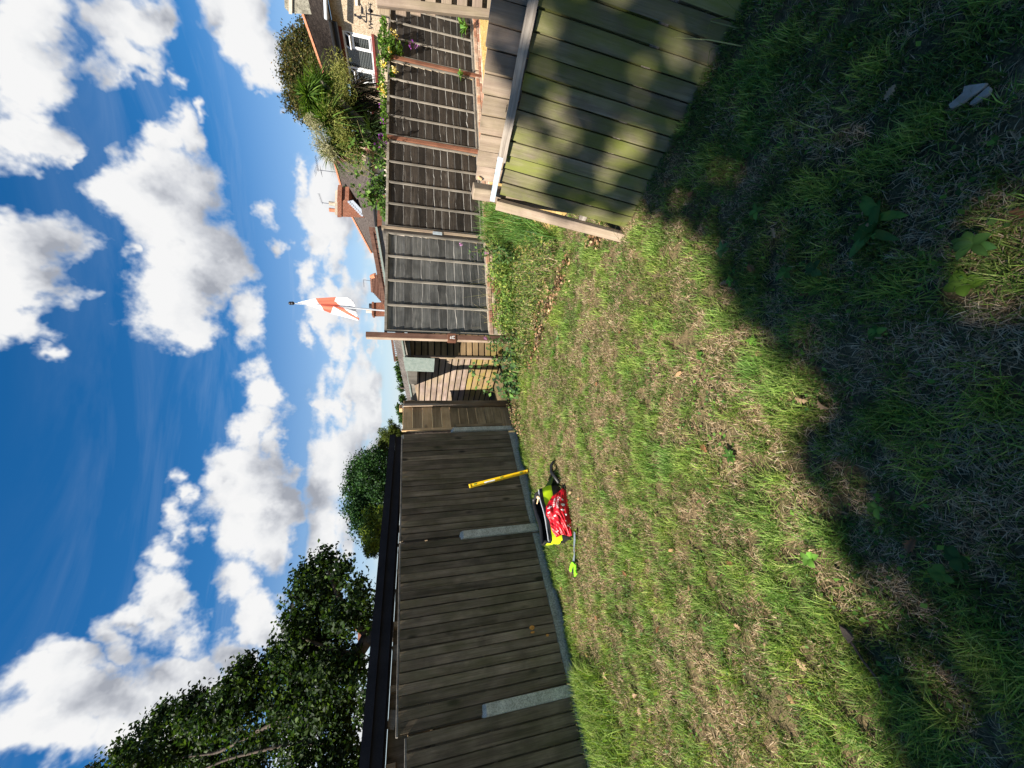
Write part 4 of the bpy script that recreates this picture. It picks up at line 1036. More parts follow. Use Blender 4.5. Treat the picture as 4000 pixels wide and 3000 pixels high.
# ------------------------------------------------------------------ flag
def flag():
    t = 13.0; n = V(0, -1, 0); P = at(1300, 1200, t)
    q = lambda zx, zy: pp(1100 + zx * .19, 1130 + zy * .19, P, n)
    r = root('flagpole', 'slim grey flagpole with a round finial beyond the far fence', 'flagpole', V(*q(2100, 436)[:2], 0))
    top, bot = q(250, 290), q(2100, 436); bot2 = bot + (bot - top) * .65
    solid('pole', tube_np([bot2, bot, top], [.035, .03, .018], 8), 'gutter_grey', r)
    for zx in (180, 225):
        c = q(zx, 287); vs, fs = tube_np([c - UPV * .06, c - UPV * .04, c, c + UPV * .04, c + UPV * .06], [.01, .05, .062, .05, .01], 8)
        solid('finial', (vs, fs), 'darkmetal', r, True)
    Lp = np.array([0, .2, .45, .58, .8, 1.0]); Lx = [330, 500, 860, 1000, 1280, 1600]; Ly = [275, 318, 432, 492, 565, 650]
    Rx = [330, 520, 700, 1150, 1360, 1470]; Ry = [272, 226, 186, 158, 166, 235]
    nu, nv = 70, 44; vs = []; cl = []
    for i in range(nu + 1):
        p = i / nu; l = V(np.interp(p, Lp, Lx), np.interp(p, Lp, Ly), 0); rr = V(np.interp(p, Lp, Rx), np.interp(p, Lp, Ry), 0)
        for j in range(nv + 1):
            s = j / nv; z = l * (1 - s) + rr * s
            w = (.03 + .10 * p) * (math.sin(s * 9 + p * 2.5) * .45 + .25 * math.sin(s * 17 - p * 4 + 1)) * min(1, 4 * p) * math.sin(math.pi * min(max(s, .03), .97))
            b = q(z[0], z[1]) + V(0, w * .6, 0) + UPV * (0.02 * math.sin(j * .9) * (p > .97)); vs.append(b)
    fs = []; mi = []
    for i in range(nu):
        for j in range(nv):
            p = (i + .5) / nu; s = (j + .5) / nv
            k = i * (nv + 1) + j; fs.append((k, k + 1, k + nv + 2, k + nv + 1))
            band = .45 + .012 * math.sin(s * 6) < p < .58 + .01 * math.sin(s * 5 + 1)
            c0 = np.interp(p, [.58, .7, .85, 1.0], [.57, .40, .24, .10]); hw = np.interp(p, [.58, .8, 1.0], [.15, .085, .05])
            mi.append(1 if band or (p >= .57 and abs(s - c0) < hw) else 0)
    me = mesh_np('flag', vs, fs, 'flagwhite', True); me.materials.append(M['flagred']); me.polygons.foreach_set('material_index', mi)
    sm = me
    o = put('flag', sm, None, None, 'white flag with a faded red cross hanging limp from the grey pole', 'flag')
    o.modifiers.new('cloth', 'SOLIDIFY').thickness = .004
flag()

# ------------------------------------------------------------------ weather vane
def text_mesh(s, size, depth=0.0):
    cu = bpy.data.curves.new('txt', 'FONT'); cu.body = s; cu.size = size; cu.extrude = depth; cu.align_x = 'CENTER'; cu.align_y = 'CENTER'; cu.resolution_u = 2
    o = bpy.data.objects.new('txt', cu); COL.objects.link(o); dg = bpy.context.evaluated_depsgraph_get()
    me = bpy.data.meshes.new_from_object(o.evaluated_get(dg)); COL.objects.unlink(o); bpy.data.objects.remove(o); return me
def weather_vane():
    t = 9.6; n = unit(V(-.25, -1, 0)); P = at(1440, 55, t)
    k = 140 / 1936.0
    q = lambda zx, zy: pp(1360 + zx * k, zy * k, P, n)
    r = root('weather_vane', 'black iron weather vane with W and E letters and a reclining rider', 'weather vane', V(*q(1936, 900)[:2], .25))
    foot = q(1936, 900); pole_top = q(1010, 735)
    solid('pole', tube_np([foot + (foot - pole_top) * 2.2, foot, pole_top], .016, 6), 'darkmetal', r)
    def plate(pts, nm): solid(nm, prism([q(*p) for p in pts], n, .012), 'darkmetal', r)
    plate([(1000, 1240), (920, 1230), (740, 1010), (640, 1050), (560, 1000), (450, 900), (340, 880), (310, 800), (360, 745), (420, 760), (470, 850), (610, 870), (690, 790), (690, 420), (710, 330), (590, 160), (640, 150), (720, 270), (800, 420), (830, 460), (830, 720), (720, 720), (700, 860), (760, 990), (930, 1150), (960, 1130), (940, 320), (965, 290), (990, 330), (1040, 1150)], 'rider_silhouette')
    plate([(700, 930), (940, 940), (940, 880), (720, 880)], 'seat_brace'); plate([(720, 715), (910, 770), (905, 800), (720, 740)], 'strut')
    solid('cross_arm', tube_np([q(1210, 1350), q(1210, 200)], .012, 6), 'darkmetal', r)
    solid('cross_arm', tube_np([q(1160, 560) + n * .12, q(1250, 930) - n * .12], .012, 6), 'darkmetal', r)
    c = q(1210, 580); solid('hub', tube_np([c - UPV * .06, c, c + UPV * .06], [.02, .05, .02], 8), 'darkmetal', r, True)
    exv = unit(q(1000, 0) - q(1000, 100))                    # picture right
    for s, zx, zy, rot in (('W', 1250, 1400, 0), ('E', 1210, 220, 0)):
        me = text_mesh(s, .17 if s == 'W' else .14, .006); me.materials.append(M['darkmetal'])
        put('letter', me, r, frame(q(zx, zy) + n * .01, n, ex=exv))
    for s, zx, zy, off in (('N', 1180, 1010, -.1), ('S', 1180, 480, .1)):
        me = text_mesh(s, .11, .006); me.materials.append(M['darkmetal'])
        put('letter', me, r, frame(q(zx, zy) + n * off, exv * .9 + n * .45, ex=n))
weather_vane()

# ------------------------------------------------------------------ yellow spirit level
def level():
    bot = pp(2055, 1840, LF(0, .24), LN); bot = gp(2062, 1841); top = pp(1833, 1899, LF(0, .085), LN)
    d = unit(top - bot); L = float(np.linalg.norm(top - bot))
    r = root('spirit_level', 'yellow spirit level leaning against the dark fence panel', 'spirit level', bot)
    fl = unit(LN - .8 * LD); nn = unit(fl - d * np.dot(fl, d)); ss = np.cross(nn, d)
    mx = frame(bot, d, ey=nn)
    vs, fs = join([box_np((-.028, -.011, 0), (.007, 0, 0), (0, .022, 0), (0, 0, L)), box_np((.021, -.011, 0), (.007, 0, 0), (0, .022, 0), (0, 0, L)), box_np((-.022, -.003, .0), (.044, 0, 0), (0, .006, 0), (0, 0, L))])
    put('beam', fix_normals(mesh_np('beam', vs, fs, 'yellow')), r, mx)
    for z in (0.0, L - .02):
        put('end_cap', box_me(.060, .026, .022, 'yellow', .003), r, mx @ Matrix.Translation((0, 0, z)))
    for z in (.10 * L, .44 * L, .88 * L):
        put('vial', box_me(.020, .016, .045, 'olive', .004), r, mx @ Matrix.Translation((-.010, .004, z)))
    put('label_print', box_me(.020, .002, .16, 'white', 0), r, mx @ Matrix.Translation((.004, .004, .58 * L)))
    put('edge_scale', box_me(.002, .012, L * .4, 'white', 0), r, mx @ Matrix.Translation((.0285, 0, .5 * L)))
level()

# ------------------------------------------------------------------ tool bag, red bag, spoon, strap
def grid_surface(fn, nu, nv):
    vs = [fn(i / nu, j / nv) for i in range(nu + 1) for j in range(nv + 1)]
    fs = [(i*(nv+1)+j, i*(nv+1)+j+1, (i+1)*(nv+1)+j+1, (i+1)*(nv+1)+j) for i in range(nu) for j in range(nv)]
    return vs, fs
def bags():
    z = .27
    fr, fl, br, bl = gp(2106, 1912, z), gp(2146, 2112, z), gp(2079, 1950, z), gp(2117, 2123, z)
    ax = unit(fl - fr); c = (fr + fl + br + bl) / 4; base = V(c[0], c[1], 0)
    r = root('tool_bag', 'open black and hi-vis yellow tool bag standing on the lawn', 'bag', base)
    rim = [fr, fl, bl, br]
    def loop(zz, grow=0.0, n=10, inset=0.0):
        out = []
        for k in range(4):
            a, b = rim[k], rim[(k + 1) % 4]
            for i in range(n):
                tt = i / n; p = a + (b - a) * tt
                w = .012 * math.sin(9.1 * tt + k * 2 + zz * 14)
                d = unit(V(*(p - c)[:2], 0)); p = p + d * (grow + w - inset); out.append(V(p[0], p[1], zz + .006 * math.sin(7 * tt + k)))
        return out
    def band(nm, zs, grows, mat, flip=False, cap=False):
        L = [loop(a, g) for a, g in zip(zs, grows)]; n = len(L[0]); vs = [p for l in L for p in l]
        fs = [(i*n+j, i*n+(j+1) % n, (i+1)*n+(j+1) % n, (i+1)*n+j) for i in range(len(L)-1) for j in range(n)]
        if cap: fs.append(tuple(range(n)))
        o = solid(nm, (vs, fs), mat, r, True); return o
    band('base_pad', [0.0, .06, .125], [.012, .022, .02], 'black_nylon', cap=True)
    band('yellow_side', [.12, .15, .19, .235], [.022, .028, .022, .012], 'hivis')
    band('rim', [.232, .262, .275, .268, .24], [.014, .012, .004, -.012, -.016], 'black_nylon')
    band('lining', [.25, .15, .06], [-.015, .0, .005], 'black_vinyl')
    l0 = loop(.055, .0); solid('floor_pad', (l0, [tuple(range(len(l0)))]), 'black_vinyl', r)
    zl = [loop(.2745, .005)[i] for i in range(0, 11)]; solid('zip_tape', tube_np(zl, .007, 5), 'gutter_grey', r)
    # end handle and pocket flap lying open on the far side
    e0 = (fr + br) / 2; out_ = -ax
    q = [V(*(fr + out_ * .03)[:2], .12), V(*(br + out_ * .03)[:2], .13), V(*(br + out_ * .15 + UPV * 0)[:2], .05), V(*(fr + out_ * .17)[:2], .035)]
    solid('side_pocket', prism(q, UPV, .02), 'olive', r)
    q = [V(*(fr + out_ * .10)[:2], .045), V(*(fr + out_ * .13)[:2], .06), V(*(fr + out_ * .33)[:2], .04), V(*(fr + out_ * .33)[:2], .015)]
    f2 = unit(gp(2200, 2000) - gp(2150, 2000))
    pts = [V(*(fr + out_ * .06 + f2 * .05)[:2], .03), V(*(fr + out_ * .20 + f2 * -.01)[:2], .07), V(*(fr + out_ * .29 + f2 * -.04)[:2], .04), V(*(fr + out_ * .33)[:2], .012)]
    vs, fs = tube_np(pts, [.022, .022, .02, .016], 6); solid('handle', (vs, fs), 'black_nylon', r, True)
    # wooden spoon standing in the bag
    sp = root('wooden_spoon', 'pale wooden spoon lying in the mouth of the open tool bag', 'spoon', gp(2090, 1970, .22))
    a, b = gp(2098, 1967, .245), gp(2103, 1945, .285)
    solid('stick', tube_np([a, b], [.007, .008], 6), 'spoon', sp)
    d = unit(b - a); vs, fs = tube_np([b - d * .006, b + d * .008, b + d * .024, b + d * .040, b + d * .046], [.008, .018, .024, .017, .004], 8); solid('bowl', (vs, fs), 'spoon', sp, True)
    # red plastic carrier slumped against the front
    A, Bq = gp(2210, 1910, 0), gp(2240, 2088, 0)
    ux = unit(Bq - A); W = float(np.linalg.norm(Bq - A)); fo = V(ux[1], -ux[0], 0)
    if fo[1] > 0: fo = -fo
    rr = random.Random(3)
    ph = [(rr.uniform(-9, 9), rr.uniform(-9, 9), rr.uniform(0, 6.28), rr.uniform(.25, 1)) for _ in range(7)]
    def topz(u): return float(np.interp(u, [0, .08, .22, .32, .5, .62, .9, 1], [.06, .15, .21, .25, .265, .235, .22, .20]))
    def S(u, v, off=0.0):
        # v 0 at the ground in front, 1 at the top against the bag
        bulge = math.sin(math.pi * min(1, v * .92 + .04)) * .055 * (0.4 + 0.6 * math.sin(math.pi * min(max(u, .02), .98)))
        cr = sum(a * math.sin(4 * kx * u + 2.2 * ky * v + p) for kx, ky, p, a in ph) * .0030
        cr += .0022 * math.sin(60 * u * v + 3 * math.sin(8 * u)) + .002 * math.sin(38 * v + 5 * u)
        zz = topz(u) * v ** .9 + cr * .6
        p = A + ux * (u * W + .012 * math.sin(8 * v)) - fo * (v * .045) + fo * (bulge + cr + off)
        return V(p[0], p[1], max(zz, .004) + off * .6)
    b = root('carrier_bag', 'crumpled red plastic carrier bag with white festive print against the tool bag', 'carrier bag', (A + Bq) / 2)
    vs, fs = grid_surface(lambda u, v: S(u, v), 70, 40)
    me = mesh_np('film', np.array(vs) - A, fs, 'redfilm', True); o = put('film', me, b, Matrix.Translation(Vector(A)))
    def printed(me, u0, v0, su, sv, nm, mat='white'):
        n = len(me.vertices)
        bm = bmesh.new(); bm.from_mesh(me); bmesh.ops.triangulate(bm, faces=bm.faces); bm.to_mesh(me); bm.free()
        co = [v.co.copy() for v in me.vertices]
        for v, c_ in zip(me.vertices, co): v.co = S(u0 + c_.x * su, v0 + c_.y * sv, .0045) - A
        me.materials.clear(); me.materials.append(M[mat]); put(nm, me, b, Matrix.Translation(Vector(A)))
    printed(text_mesh('MERRY', 1), .70 - .40, .66, .065, .15, 'lettering'); printed(text_mesh('CHRISTMAS', 1), .31, .50, .050, .15, 'lettering')
    def shape(pts, u0, v0, su, sv): 
        me = mesh_np('print', [(x, y, 0) for x, y in pts], [tuple(range(len(pts)))]); printed(me, u0, v0, su, sv, 'white_print')
    disc = [(math.cos(a), math.sin(a)) for a in np.linspace(0, 6.28, 11)[:-1]]
    man = [(-.3, -1), (-.2, -.2), (-.9, .1), (-.3, .3), (-.35, .7), (0, 1), (.35, .7), (.3, .3), (.9, .1), (.2, -.2), (.3, -1), (0, -.5)]
    star = [(math.cos(a) * (1 if i % 2 else .4), math.sin(a) * (1 if i % 2 else .4)) for i, a in enumerate(np.linspace(0, 6.28, 13)[:-1])]
    for (s_, u, v, a, bq) in ((disc, .33, .26, .028, .10), (disc, .22, .30, .02, .06), (man, .37, .84, .04, .11), (man, .45, .30, .04, .10), (star, .20, .45, .02, .06), (star, .58, .72, .022, .08), (star, .9, .75, .02, .07), (disc, .47, .88, .014, .06), (star, .55, .2, .03, .07), (star, .78, .2, .03, .06), (star, .68, .26, .02, .05)): shape(s_, u, v, a, bq)
    o.modifiers.new('film', 'SOLIDIFY').thickness = .0015
    # white receipt by the bag
    p = gp(2232, 2050, .0)
    vs, fs = grid_surface(lambda u, v: p + ux * (u - .5) * .10 + fo * (v - .5) * .045 + UPV * (.035 + .012 * math.sin(7 * u + 5 * v)), 8, 4)
    solid('paper_scrap', (vs, fs), 'white', None, label='small white crumpled paper scrap beside the red carrier bag', cat='paper scrap')
    # measuring strap lying out to the left with a lime hook
    st = root('webbing_strap', 'grey webbing strap with a lime green hook lying on the grass', 'strap', gp(2243, 2170))
    path = [gp(x, y, .035) for x, y in ((2244, 2078), (2245, 2110), (2241, 2140), (2243, 2170), (2240, 2200))]
    vs = []; fs = []; 
    for i, pnt in enumerate(path):
        w = unit(np.cross(UPV, path[min(i+1, 4)] - path[max(i-1, 0)])) * .017
        vs += [pnt - w + UPV * .006 * math.sin(i * 2), pnt + w]
    fs = [(2*i, 2*i+1, 2*i+3, 2*i+2) for i in range(4)]
    solid('webbing', (vs, fs), 'webbing', st)
    hk = [(2232, 2205), (2239, 2194), (2250, 2206), (2251, 2228), (2256, 2240), (2248, 2252), (2246, 2236), (2246, 2214), (2240, 2210), (2235, 2220), (2232, 2234), (2228, 2228)]
    solid('hook', prism([gp(x, y, .038) for x, y in hk], UPV, .014), 'lime', st)
    solid('hook_insert', prism([gp(x, y, .034) for x, y in ((2238, 2224), (2245, 2222), (2246, 2238), (2238, 2240))], UPV, .012), 'darkmetal', st)
bags()

# ------------------------------------------------------------------ foliage helpers
def leaf_quads(P, Nrm, size, cols, ratio=.6, rng=RNG, fold=.25):
    """one folded leaf of 6 vertices (4 tris as 2 quads) per point"""
    n = len(P); a = rng.normal(size=(n, 3)); Nn = Nrm / (np.linalg.norm(Nrm, axis=1, keepdims=True) + 1e-9)
    a -= Nn * np.sum(a * Nn, 1, keepdims=True); a /= np.linalg.norm(a, axis=1, keepdims=True) + 1e-9; b = np.cross(Nn, a)
    s = (np.asarray(size) * np.ones(n))[:, None]; w = s * ratio * .5
    base = P - a * s * .5; tip = P + a * s * .5 - Nn * s * .10; mid = P
    l = P + b * w + Nn * w * fold - a * s * .02; r = P - b * w + Nn * w * fold - a * s * .02
    v = np.stack([base, r, tip, l], 1).reshape(-1, 3); i = np.arange(n) * 4
    f = np.concatenate([np.stack([i, i + 1, i + 2], 1), np.stack([i, i + 2, i + 3], 1)])
    c = np.repeat(cols, 4, 0)
    return v, f, c
def pick_cols(n, palette, rng=RNG, jit=.25):
    pal = np.array(palette, float); c = pal[rng.integers(0, len(pal), n)]
    return np.clip(c * (1 + rng.normal(0, jit, (n, 1))), .003, 1)
def blob_points(blobs, n, rng=RNG, shell=.45):
    """blobs: (centre, radius[3]); more leaves towards the outside"""
    vol = np.array([b[1][0] * b[1][1] * b[1][2] for b in blobs]) ** (2 / 3); k = rng.choice(len(blobs), n, p=vol / vol.sum())
    d = rng.normal(size=(n, 3)); d /= np.linalg.norm(d, axis=1, keepdims=True); rad = rng.random(n) ** shell
    C = np.array([b[0] for b in blobs])[k]; R = np.array([b[1] for b in blobs])[k]
    return C + d * rad[:, None] * R, d
def crown(blobs, n, size, palette, clump=.0, rng=RNG, ratio=.6, updir=.5):
    """clumped leaves: twig centres in the blobs, a spray of leaves at each"""
    if clump > 0:
        m_ = max(1, n // 26); Cc, D = blob_points(blobs, m_, rng); idx = np.repeat(np.arange(m_), 26)
        P = Cc[idx] + rng.normal(size=(m_ * 26, 3)) * clump * np.array([1, 1, .75]); D = D[idx]; tone = rng.uniform(.55, 1.45, m_)[idx][:, None]
    else: P, D = blob_points(blobs, n, rng); tone = 1.0
    n = len(P); Nr = D * .5 + rng.normal(size=(n, 3)) * .7 + np.array([0, 0, updir])
    return leaf_quads(P, Nr, size * rng.uniform(.6, 1.3, n), pick_cols(n, palette, rng) * tone, ratio, rng)
def foliage_obj(name, vfc, parent=None, mat='leaf', **kw):
    v, f, c = vfc; o = v.mean(0)
    return put(name, mesh_np(name, v - o, f, mat, False, c), parent, Matrix.Translation(Vector(o)), **kw)
def img_blobs(lst, t, depth=.8):
    """photo x, y, radius in photo pixels, at distance t"""
    out = []
    for x, y, rad in lst:
        tt = t * (1 + .06 * math.sin(x * .7 + y * .3)); rr = rad / F * tt
        out.append((at(x, y, tt), (rr, rr * depth * 1.3, rr)))
    return out
OAKC = [(.014, .032, .008), (.020, .044, .010), (.030, .060, .012), (.050, .082, .016), (.010, .022, .007)]

# ------------------------------------------------------------------ oak behind the outbuilding
def oak():
    t = 10.5; base = V(*at(1500, 2480, t)[:2], 0)
    r = root('oak_tree', 'large dark oak with lobed sprays rising over the black roof', 'tree', base)
    bl = [(1255,2165,28),(1290,2190,45),(1340,2230,45),(1220,2250,60),(1300,2290,60),(1400,2300,60),(1180,2330,60),(1240,2370,80),(1330,2400,70),(1400,2400,60),(1160,2440,60),(1210,2500,90),(1130,2530,60),(1310,2520,80),(1080,2590,60),(1180,2620,90),(1290,2640,90),(1380,2620,60),(960,2610,45),(930,2660,60),(1010,2680,80),(1110,2720,90),(1230,2760,90),(1330,2770,80),(870,2700,45),(760,2740,45),(730,2790,60),(830,2810,80),(940,2790,90),(1060,2850,90),(1180,2890,90),(1320,2900,90),(640,2790,50),(590,2860,60),(700,2900,90),(820,2930,90),(950,2960,90),(480,2930,45),(520,2990,70),(650,3010,90),(400,3010,40),(330,3060,40),(800,3060,100),(1000,3080,100),(1200,3080,100),(1380,3000,80),(1440,2420,40),(1440,2750,50),(560,3100,120)]
    blobs = img_blobs(bl, t)
    foliage_obj('crown', crown([(c_, tuple(.92 * q for q in r_)) for c_, r_ in blobs], 50000, .125, OAKC, .15, ratio=.66), r)
    limbs = []
    def limb(pts, r0, r1): limbs.append(tube_np(smooth_path([at(*p) for p in pts]), np.linspace(r0, r1, 12), 7))
    tr = [base, base + V(.05, 0, 1.5), at(1440, 2485, t)]
    limbs.append(tube_np(smooth_path(tr), np.linspace(.32, .22, 12), 9))
    limb([(1440, 2485, t), (1395, 2560, t * .98), (1330, 2640, t), (1200, 2760, t), (1000, 2860, t)], .2, .05)
    limb([(1440, 2485, t), (1380, 2420, t), (1320, 2330, t), (1280, 2230, t)], .12, .03)
    limb([(1395, 2560, t), (1300, 2540, t), (1200, 2500, t), (1150, 2450, t)], .09, .02)
    limb([(1330, 2640, t), (1200, 2620, t * .97), (1050, 2640, t), (960, 2640, t)], .09, .02)
    limb([(1200, 2760, t), (1000, 2760, t * 1.02), (850, 2780, t), (700, 2850, t)], .08, .02)
    limb([(1000, 2860, t), (850, 2940, t), (700, 2960, t)], .06, .015)
    limb([(1300, 2900, t), (1150, 2900, t), (900, 2960, t), (760, 3020, t)], .07, .02)
    solid('trunk', join(limbs), 'bark', r, True)
def smooth_path(pts, n=12):
    pts = np.array(pts, float); s = np.linspace(0, len(pts) - 1, n)
    return np.stack([np.interp(s, np.arange(len(pts)), pts[:, k]) for k in range(3)], 1) + np.random.default_rng(4).normal(0, .02, (n, 3)) * 0
oak()
def tree(name, label, cat, bl, t, n, size, pal, trunk_px, clump=.12, mat='leaf', limbs=None, ratio=.6, group=None):
    base = V(*at(1600, trunk_px, t)[:2], 0); r = root(name, label, cat, base, group)
    blobs = img_blobs(bl, t); foliage_obj('crown', crown(blobs, n, size, pal, clump, ratio=ratio), r, mat)
    c = np.mean([b[0] for b in blobs], 0)
    parts = [tube_np(smooth_path([base, base * .5 + V(c[0], c[1], c[2] * .5) * .5, c]), np.linspace(.022 * t * .6, .03, 12), 7)]
    for b in blobs[::3]: parts.append(tube_np(smooth_path([c * .6 + base * .4, (c + b[0]) / 2, b[0]]), np.linspace(.05, .012, 12), 5))
    solid('trunk', join(parts), 'bark', r, True)
    return r
GT = 'trees beyond the black outbuilding'
tree('evergreen_tree', 'dense dark green rounded tree behind the black roof', 'tree', [(1420,1800,45),(1400,1850,55),(1440,1850,60),(1400,1910,60),(1450,1920,70),(1400,1970,60),(1440,1990,70),(1425,2050,55),(1470,1800,50),(1490,1900,60),(1400,2010,45),(1480,1770,35),(1510,1850,50),(1490,2030,50),(1520,1780,40)], 15, 26000, .10, [(.012,.036,.012),(.018,.050,.014),(.026,.070,.018),(.040,.095,.022)], 1900, .14, group=GT)
tree('yellow_green_tree', 'loose yellow green twisted tree in front of the dark rounded tree', 'tree', [(1450,2010,30),(1460,2050,38),(1445,2080,35),(1470,2100,40),(1455,2130,32),(1490,2060,35),(1490,2120,35),(1500,2000,30)], 12.5, 6500, .075, [(.10,.15,.018),(.14,.19,.022),(.07,.11,.015),(.17,.20,.03)], 2080, .08, group=GT)
tree('conifer', 'olive green feathery conifer at the end of the black roof', 'tree', [(1500,1690,22),(1510,1715,28),(1530,1680,22),(1545,1670,14),(1535,1710,30),(1495,1735,25),(1550,1700,25),(1525,1650,10)], 14, 6000, .11, [(.07,.10,.014),(.05,.075,.014),(.10,.125,.018)], 1700, .05, ratio=.2, group=GT)
tree('fir_tree', 'dark spiky fir tips standing behind the yellow green tree', 'tree', [(1425,2110,8),(1435,2120,12),(1432,2150,10),(1445,2135,18),(1440,2160,14),(1465,2150,22)], 16, 2600, .12, [(.012,.026,.012),(.02,.036,.015)], 2140, .05, ratio=.22, group=GT)
tree('far_tree', 'small bright green treetop peeping over the new orange boards', 'tree', [(1560,1590,12),(1565,1610,12),(1568,1640,8),(1572,1560,10)], 24, 1600, .14, [(.03,.07,.014),(.05,.10,.02)], 1600, .08, group='treetops over the shed and boards')
tree('far_tree', 'line of small green treetops over the shed roof', 'tree', [(1556,1420,4),(1553,1440,6),(1558,1460,7),(1562,1480,6),(1568,1500,4),(1555,1400,3)], 22, 1300, .13, [(.03,.07,.014),(.05,.10,.02),(.02,.05,.012)], 1450, .08, group='treetops over the shed and boards')
tree('far_tree', 'lone pointed green treetop beyond the shed roof', 'tree', [(1562,1512,3),(1566,1522,5),(1557,1516,2),(1570,1517,6)], 20, 420, .11, [(.03,.07,.014),(.045,.09,.018)], 1515, .06, group='treetops over the shed and boards')
tree('copper_tree', 'bronze green tree rising behind the roof of the tan house', 'tree', [(1135,180,30),(1160,140,22),(1150,230,45),(1190,260,60),(1140,290,40),(1200,320,60),(1170,350,50),(1230,380,60),(1150,390,35),(1200,420,45),(1260,300,60),(1250,240,50),(1220,180,45),(1190,120,20),(1210,450,30)], 27, 36000, .17, [(.050,.058,.018),(.075,.070,.022),(.10,.070,.028),(.03,.042,.014),(.12,.11,.03)], 300, .3)
tree('red_shrub', 'pink red leaved shrub in the gap under the black roof', 'shrub', [(1560,2830,16),(1570,2860,20),(1560,2900,16),(1550,2950,14),(1585,2830,14)], 5.2, 1500, .045, [(.42,.10,.09),(.5,.16,.13),(.3,.05,.05)], 2850, .03)

# ------------------------------------------------------------------ palm-like cordyline
def strap_leaves(c, n, length, width, pal, rng, droop=.5, up=.25):
    d = rng.normal(size=(n, 3)); d[:, 2] = d[:, 2] * .8 + up; d /= np.linalg.norm(d, axis=1, keepdims=True)
    L = length * rng.uniform(.7, 1.1, n)[:, None]; side = np.cross(d, np.array([0, 0, 1.0])); side /= np.linalg.norm(side, axis=1, keepdims=True) + 1e-6
    vs = []; k = 4
    for i in range(k + 1):
        s = i / k; p = c + d * L * s - np.array([0, 0, 1.0]) * (droop * L * s ** 2.2); w = width * (1 - .9 * s ** 2) * .5
        vs += [p - side * w, p + side * w]
    v = np.stack(vs, 1).reshape(-1, 3); i = np.arange(n) * (2 * (k + 1)); f = []
    for j in range(k):
        a = i + 2 * j; f += [np.stack([a, a + 1, a + 3], 1), np.stack([a, a + 3, a + 2], 1)]
    return v, np.concatenate(f), np.repeat(pick_cols(n, pal, rng, .3), 2 * (k + 1), 0)
def cat_vfc(lst):
    V_, F_, C_ = [], [], []; o = 0
    for v, f, c in lst: V_.append(v); F_.append(f + o); C_.append(c); o += len(v)
    return np.concatenate(V_), np.concatenate(F_), np.concatenate(C_)
def cordyline():
    t = 11.5; base = V(*at(1600, 545, t)[:2], 0); rng = np.random.default_rng(21)
    r = root('palm', 'spiky green cordyline palm with pale flower plumes before the tan house', 'palm', base)
    heads = [(1255,320,1.0),(1300,385,1.05),(1245,430,1.0),(1290,470,1.1),(1330,530,1.0),(1300,590,.9),(1360,560,.9),(1370,430,.95),(1210,370,.85)]
    pal = [(.06,.12,.02),(.09,.16,.028),(.04,.08,.015),(.13,.20,.04)]
    lv = [strap_leaves(at(x, y, t + rng.uniform(-.6, .6)), 300, .86 * s, .05, pal, rng, .30, .25) for x, y, s in heads]
    foliage_obj('crown', cat_vfc(lv), r)
    dead = [strap_leaves(at(x, y, t + .3), 170, .8, .04, [(.035,.026,.016),(.055,.035,.02),(.02,.02,.01)], rng, .8, -.5) for x, y in ((1370,400),(1400,470),(1420,520),(1380,350),(1440,500))]
    foliage_obj('dead_leaves', cat_vfc(dead), r)
    low = [strap_leaves(at(x, y, t - .5), 90, .6, .035, [(.02,.04,.012),(.03,.05,.015)], rng, .3, .2) for x, y in ((1450,490),(1460,520))]
    foliage_obj('basal_leaves', cat_vfc(low), r)
    for x, y, s in ((1320,255,55),(1335,285,40),(1345,365,45),(1295,430,50),(1330,500,55),(1340,545,45),(1395,625,55),(1240,500,32),(1250,560,38),(1285,600,35),(1215,470,25)):
        rr = s / F * t; c = at(x, y, t - .8); P, D = blob_points([(c, (rr, rr, rr))], 420, rng, .6)
        Nn = rng.normal(size=P.shape); pal2 = [(.23,.24,.06),(.17,.19,.045),(.30,.29,.09)] if x > 1290 else [(.36,.33,.22),(.30,.29,.15)]
        foliage_obj('flower_plume', leaf_quads(P, Nn, .10 * np.ones(420), pick_cols(420, pal2, rng), .14, rng), r, kind='stuff')
    parts = [tube_np(smooth_path([base, at(1500, 535, t), at(1420, 520, t)]), np.linspace(.16, .12, 12), 8)]
    for x, y, s in heads: parts.append(tube_np(smooth_path([at(1430, 520, t), at((1430 + x) / 2 + 20, (520 + y) / 2, t), at(x, y, t)]), np.linspace(.10, .06, 12), 6))
    solid('trunk', join(parts), 'palmtrunk', r, True)
cordyline()

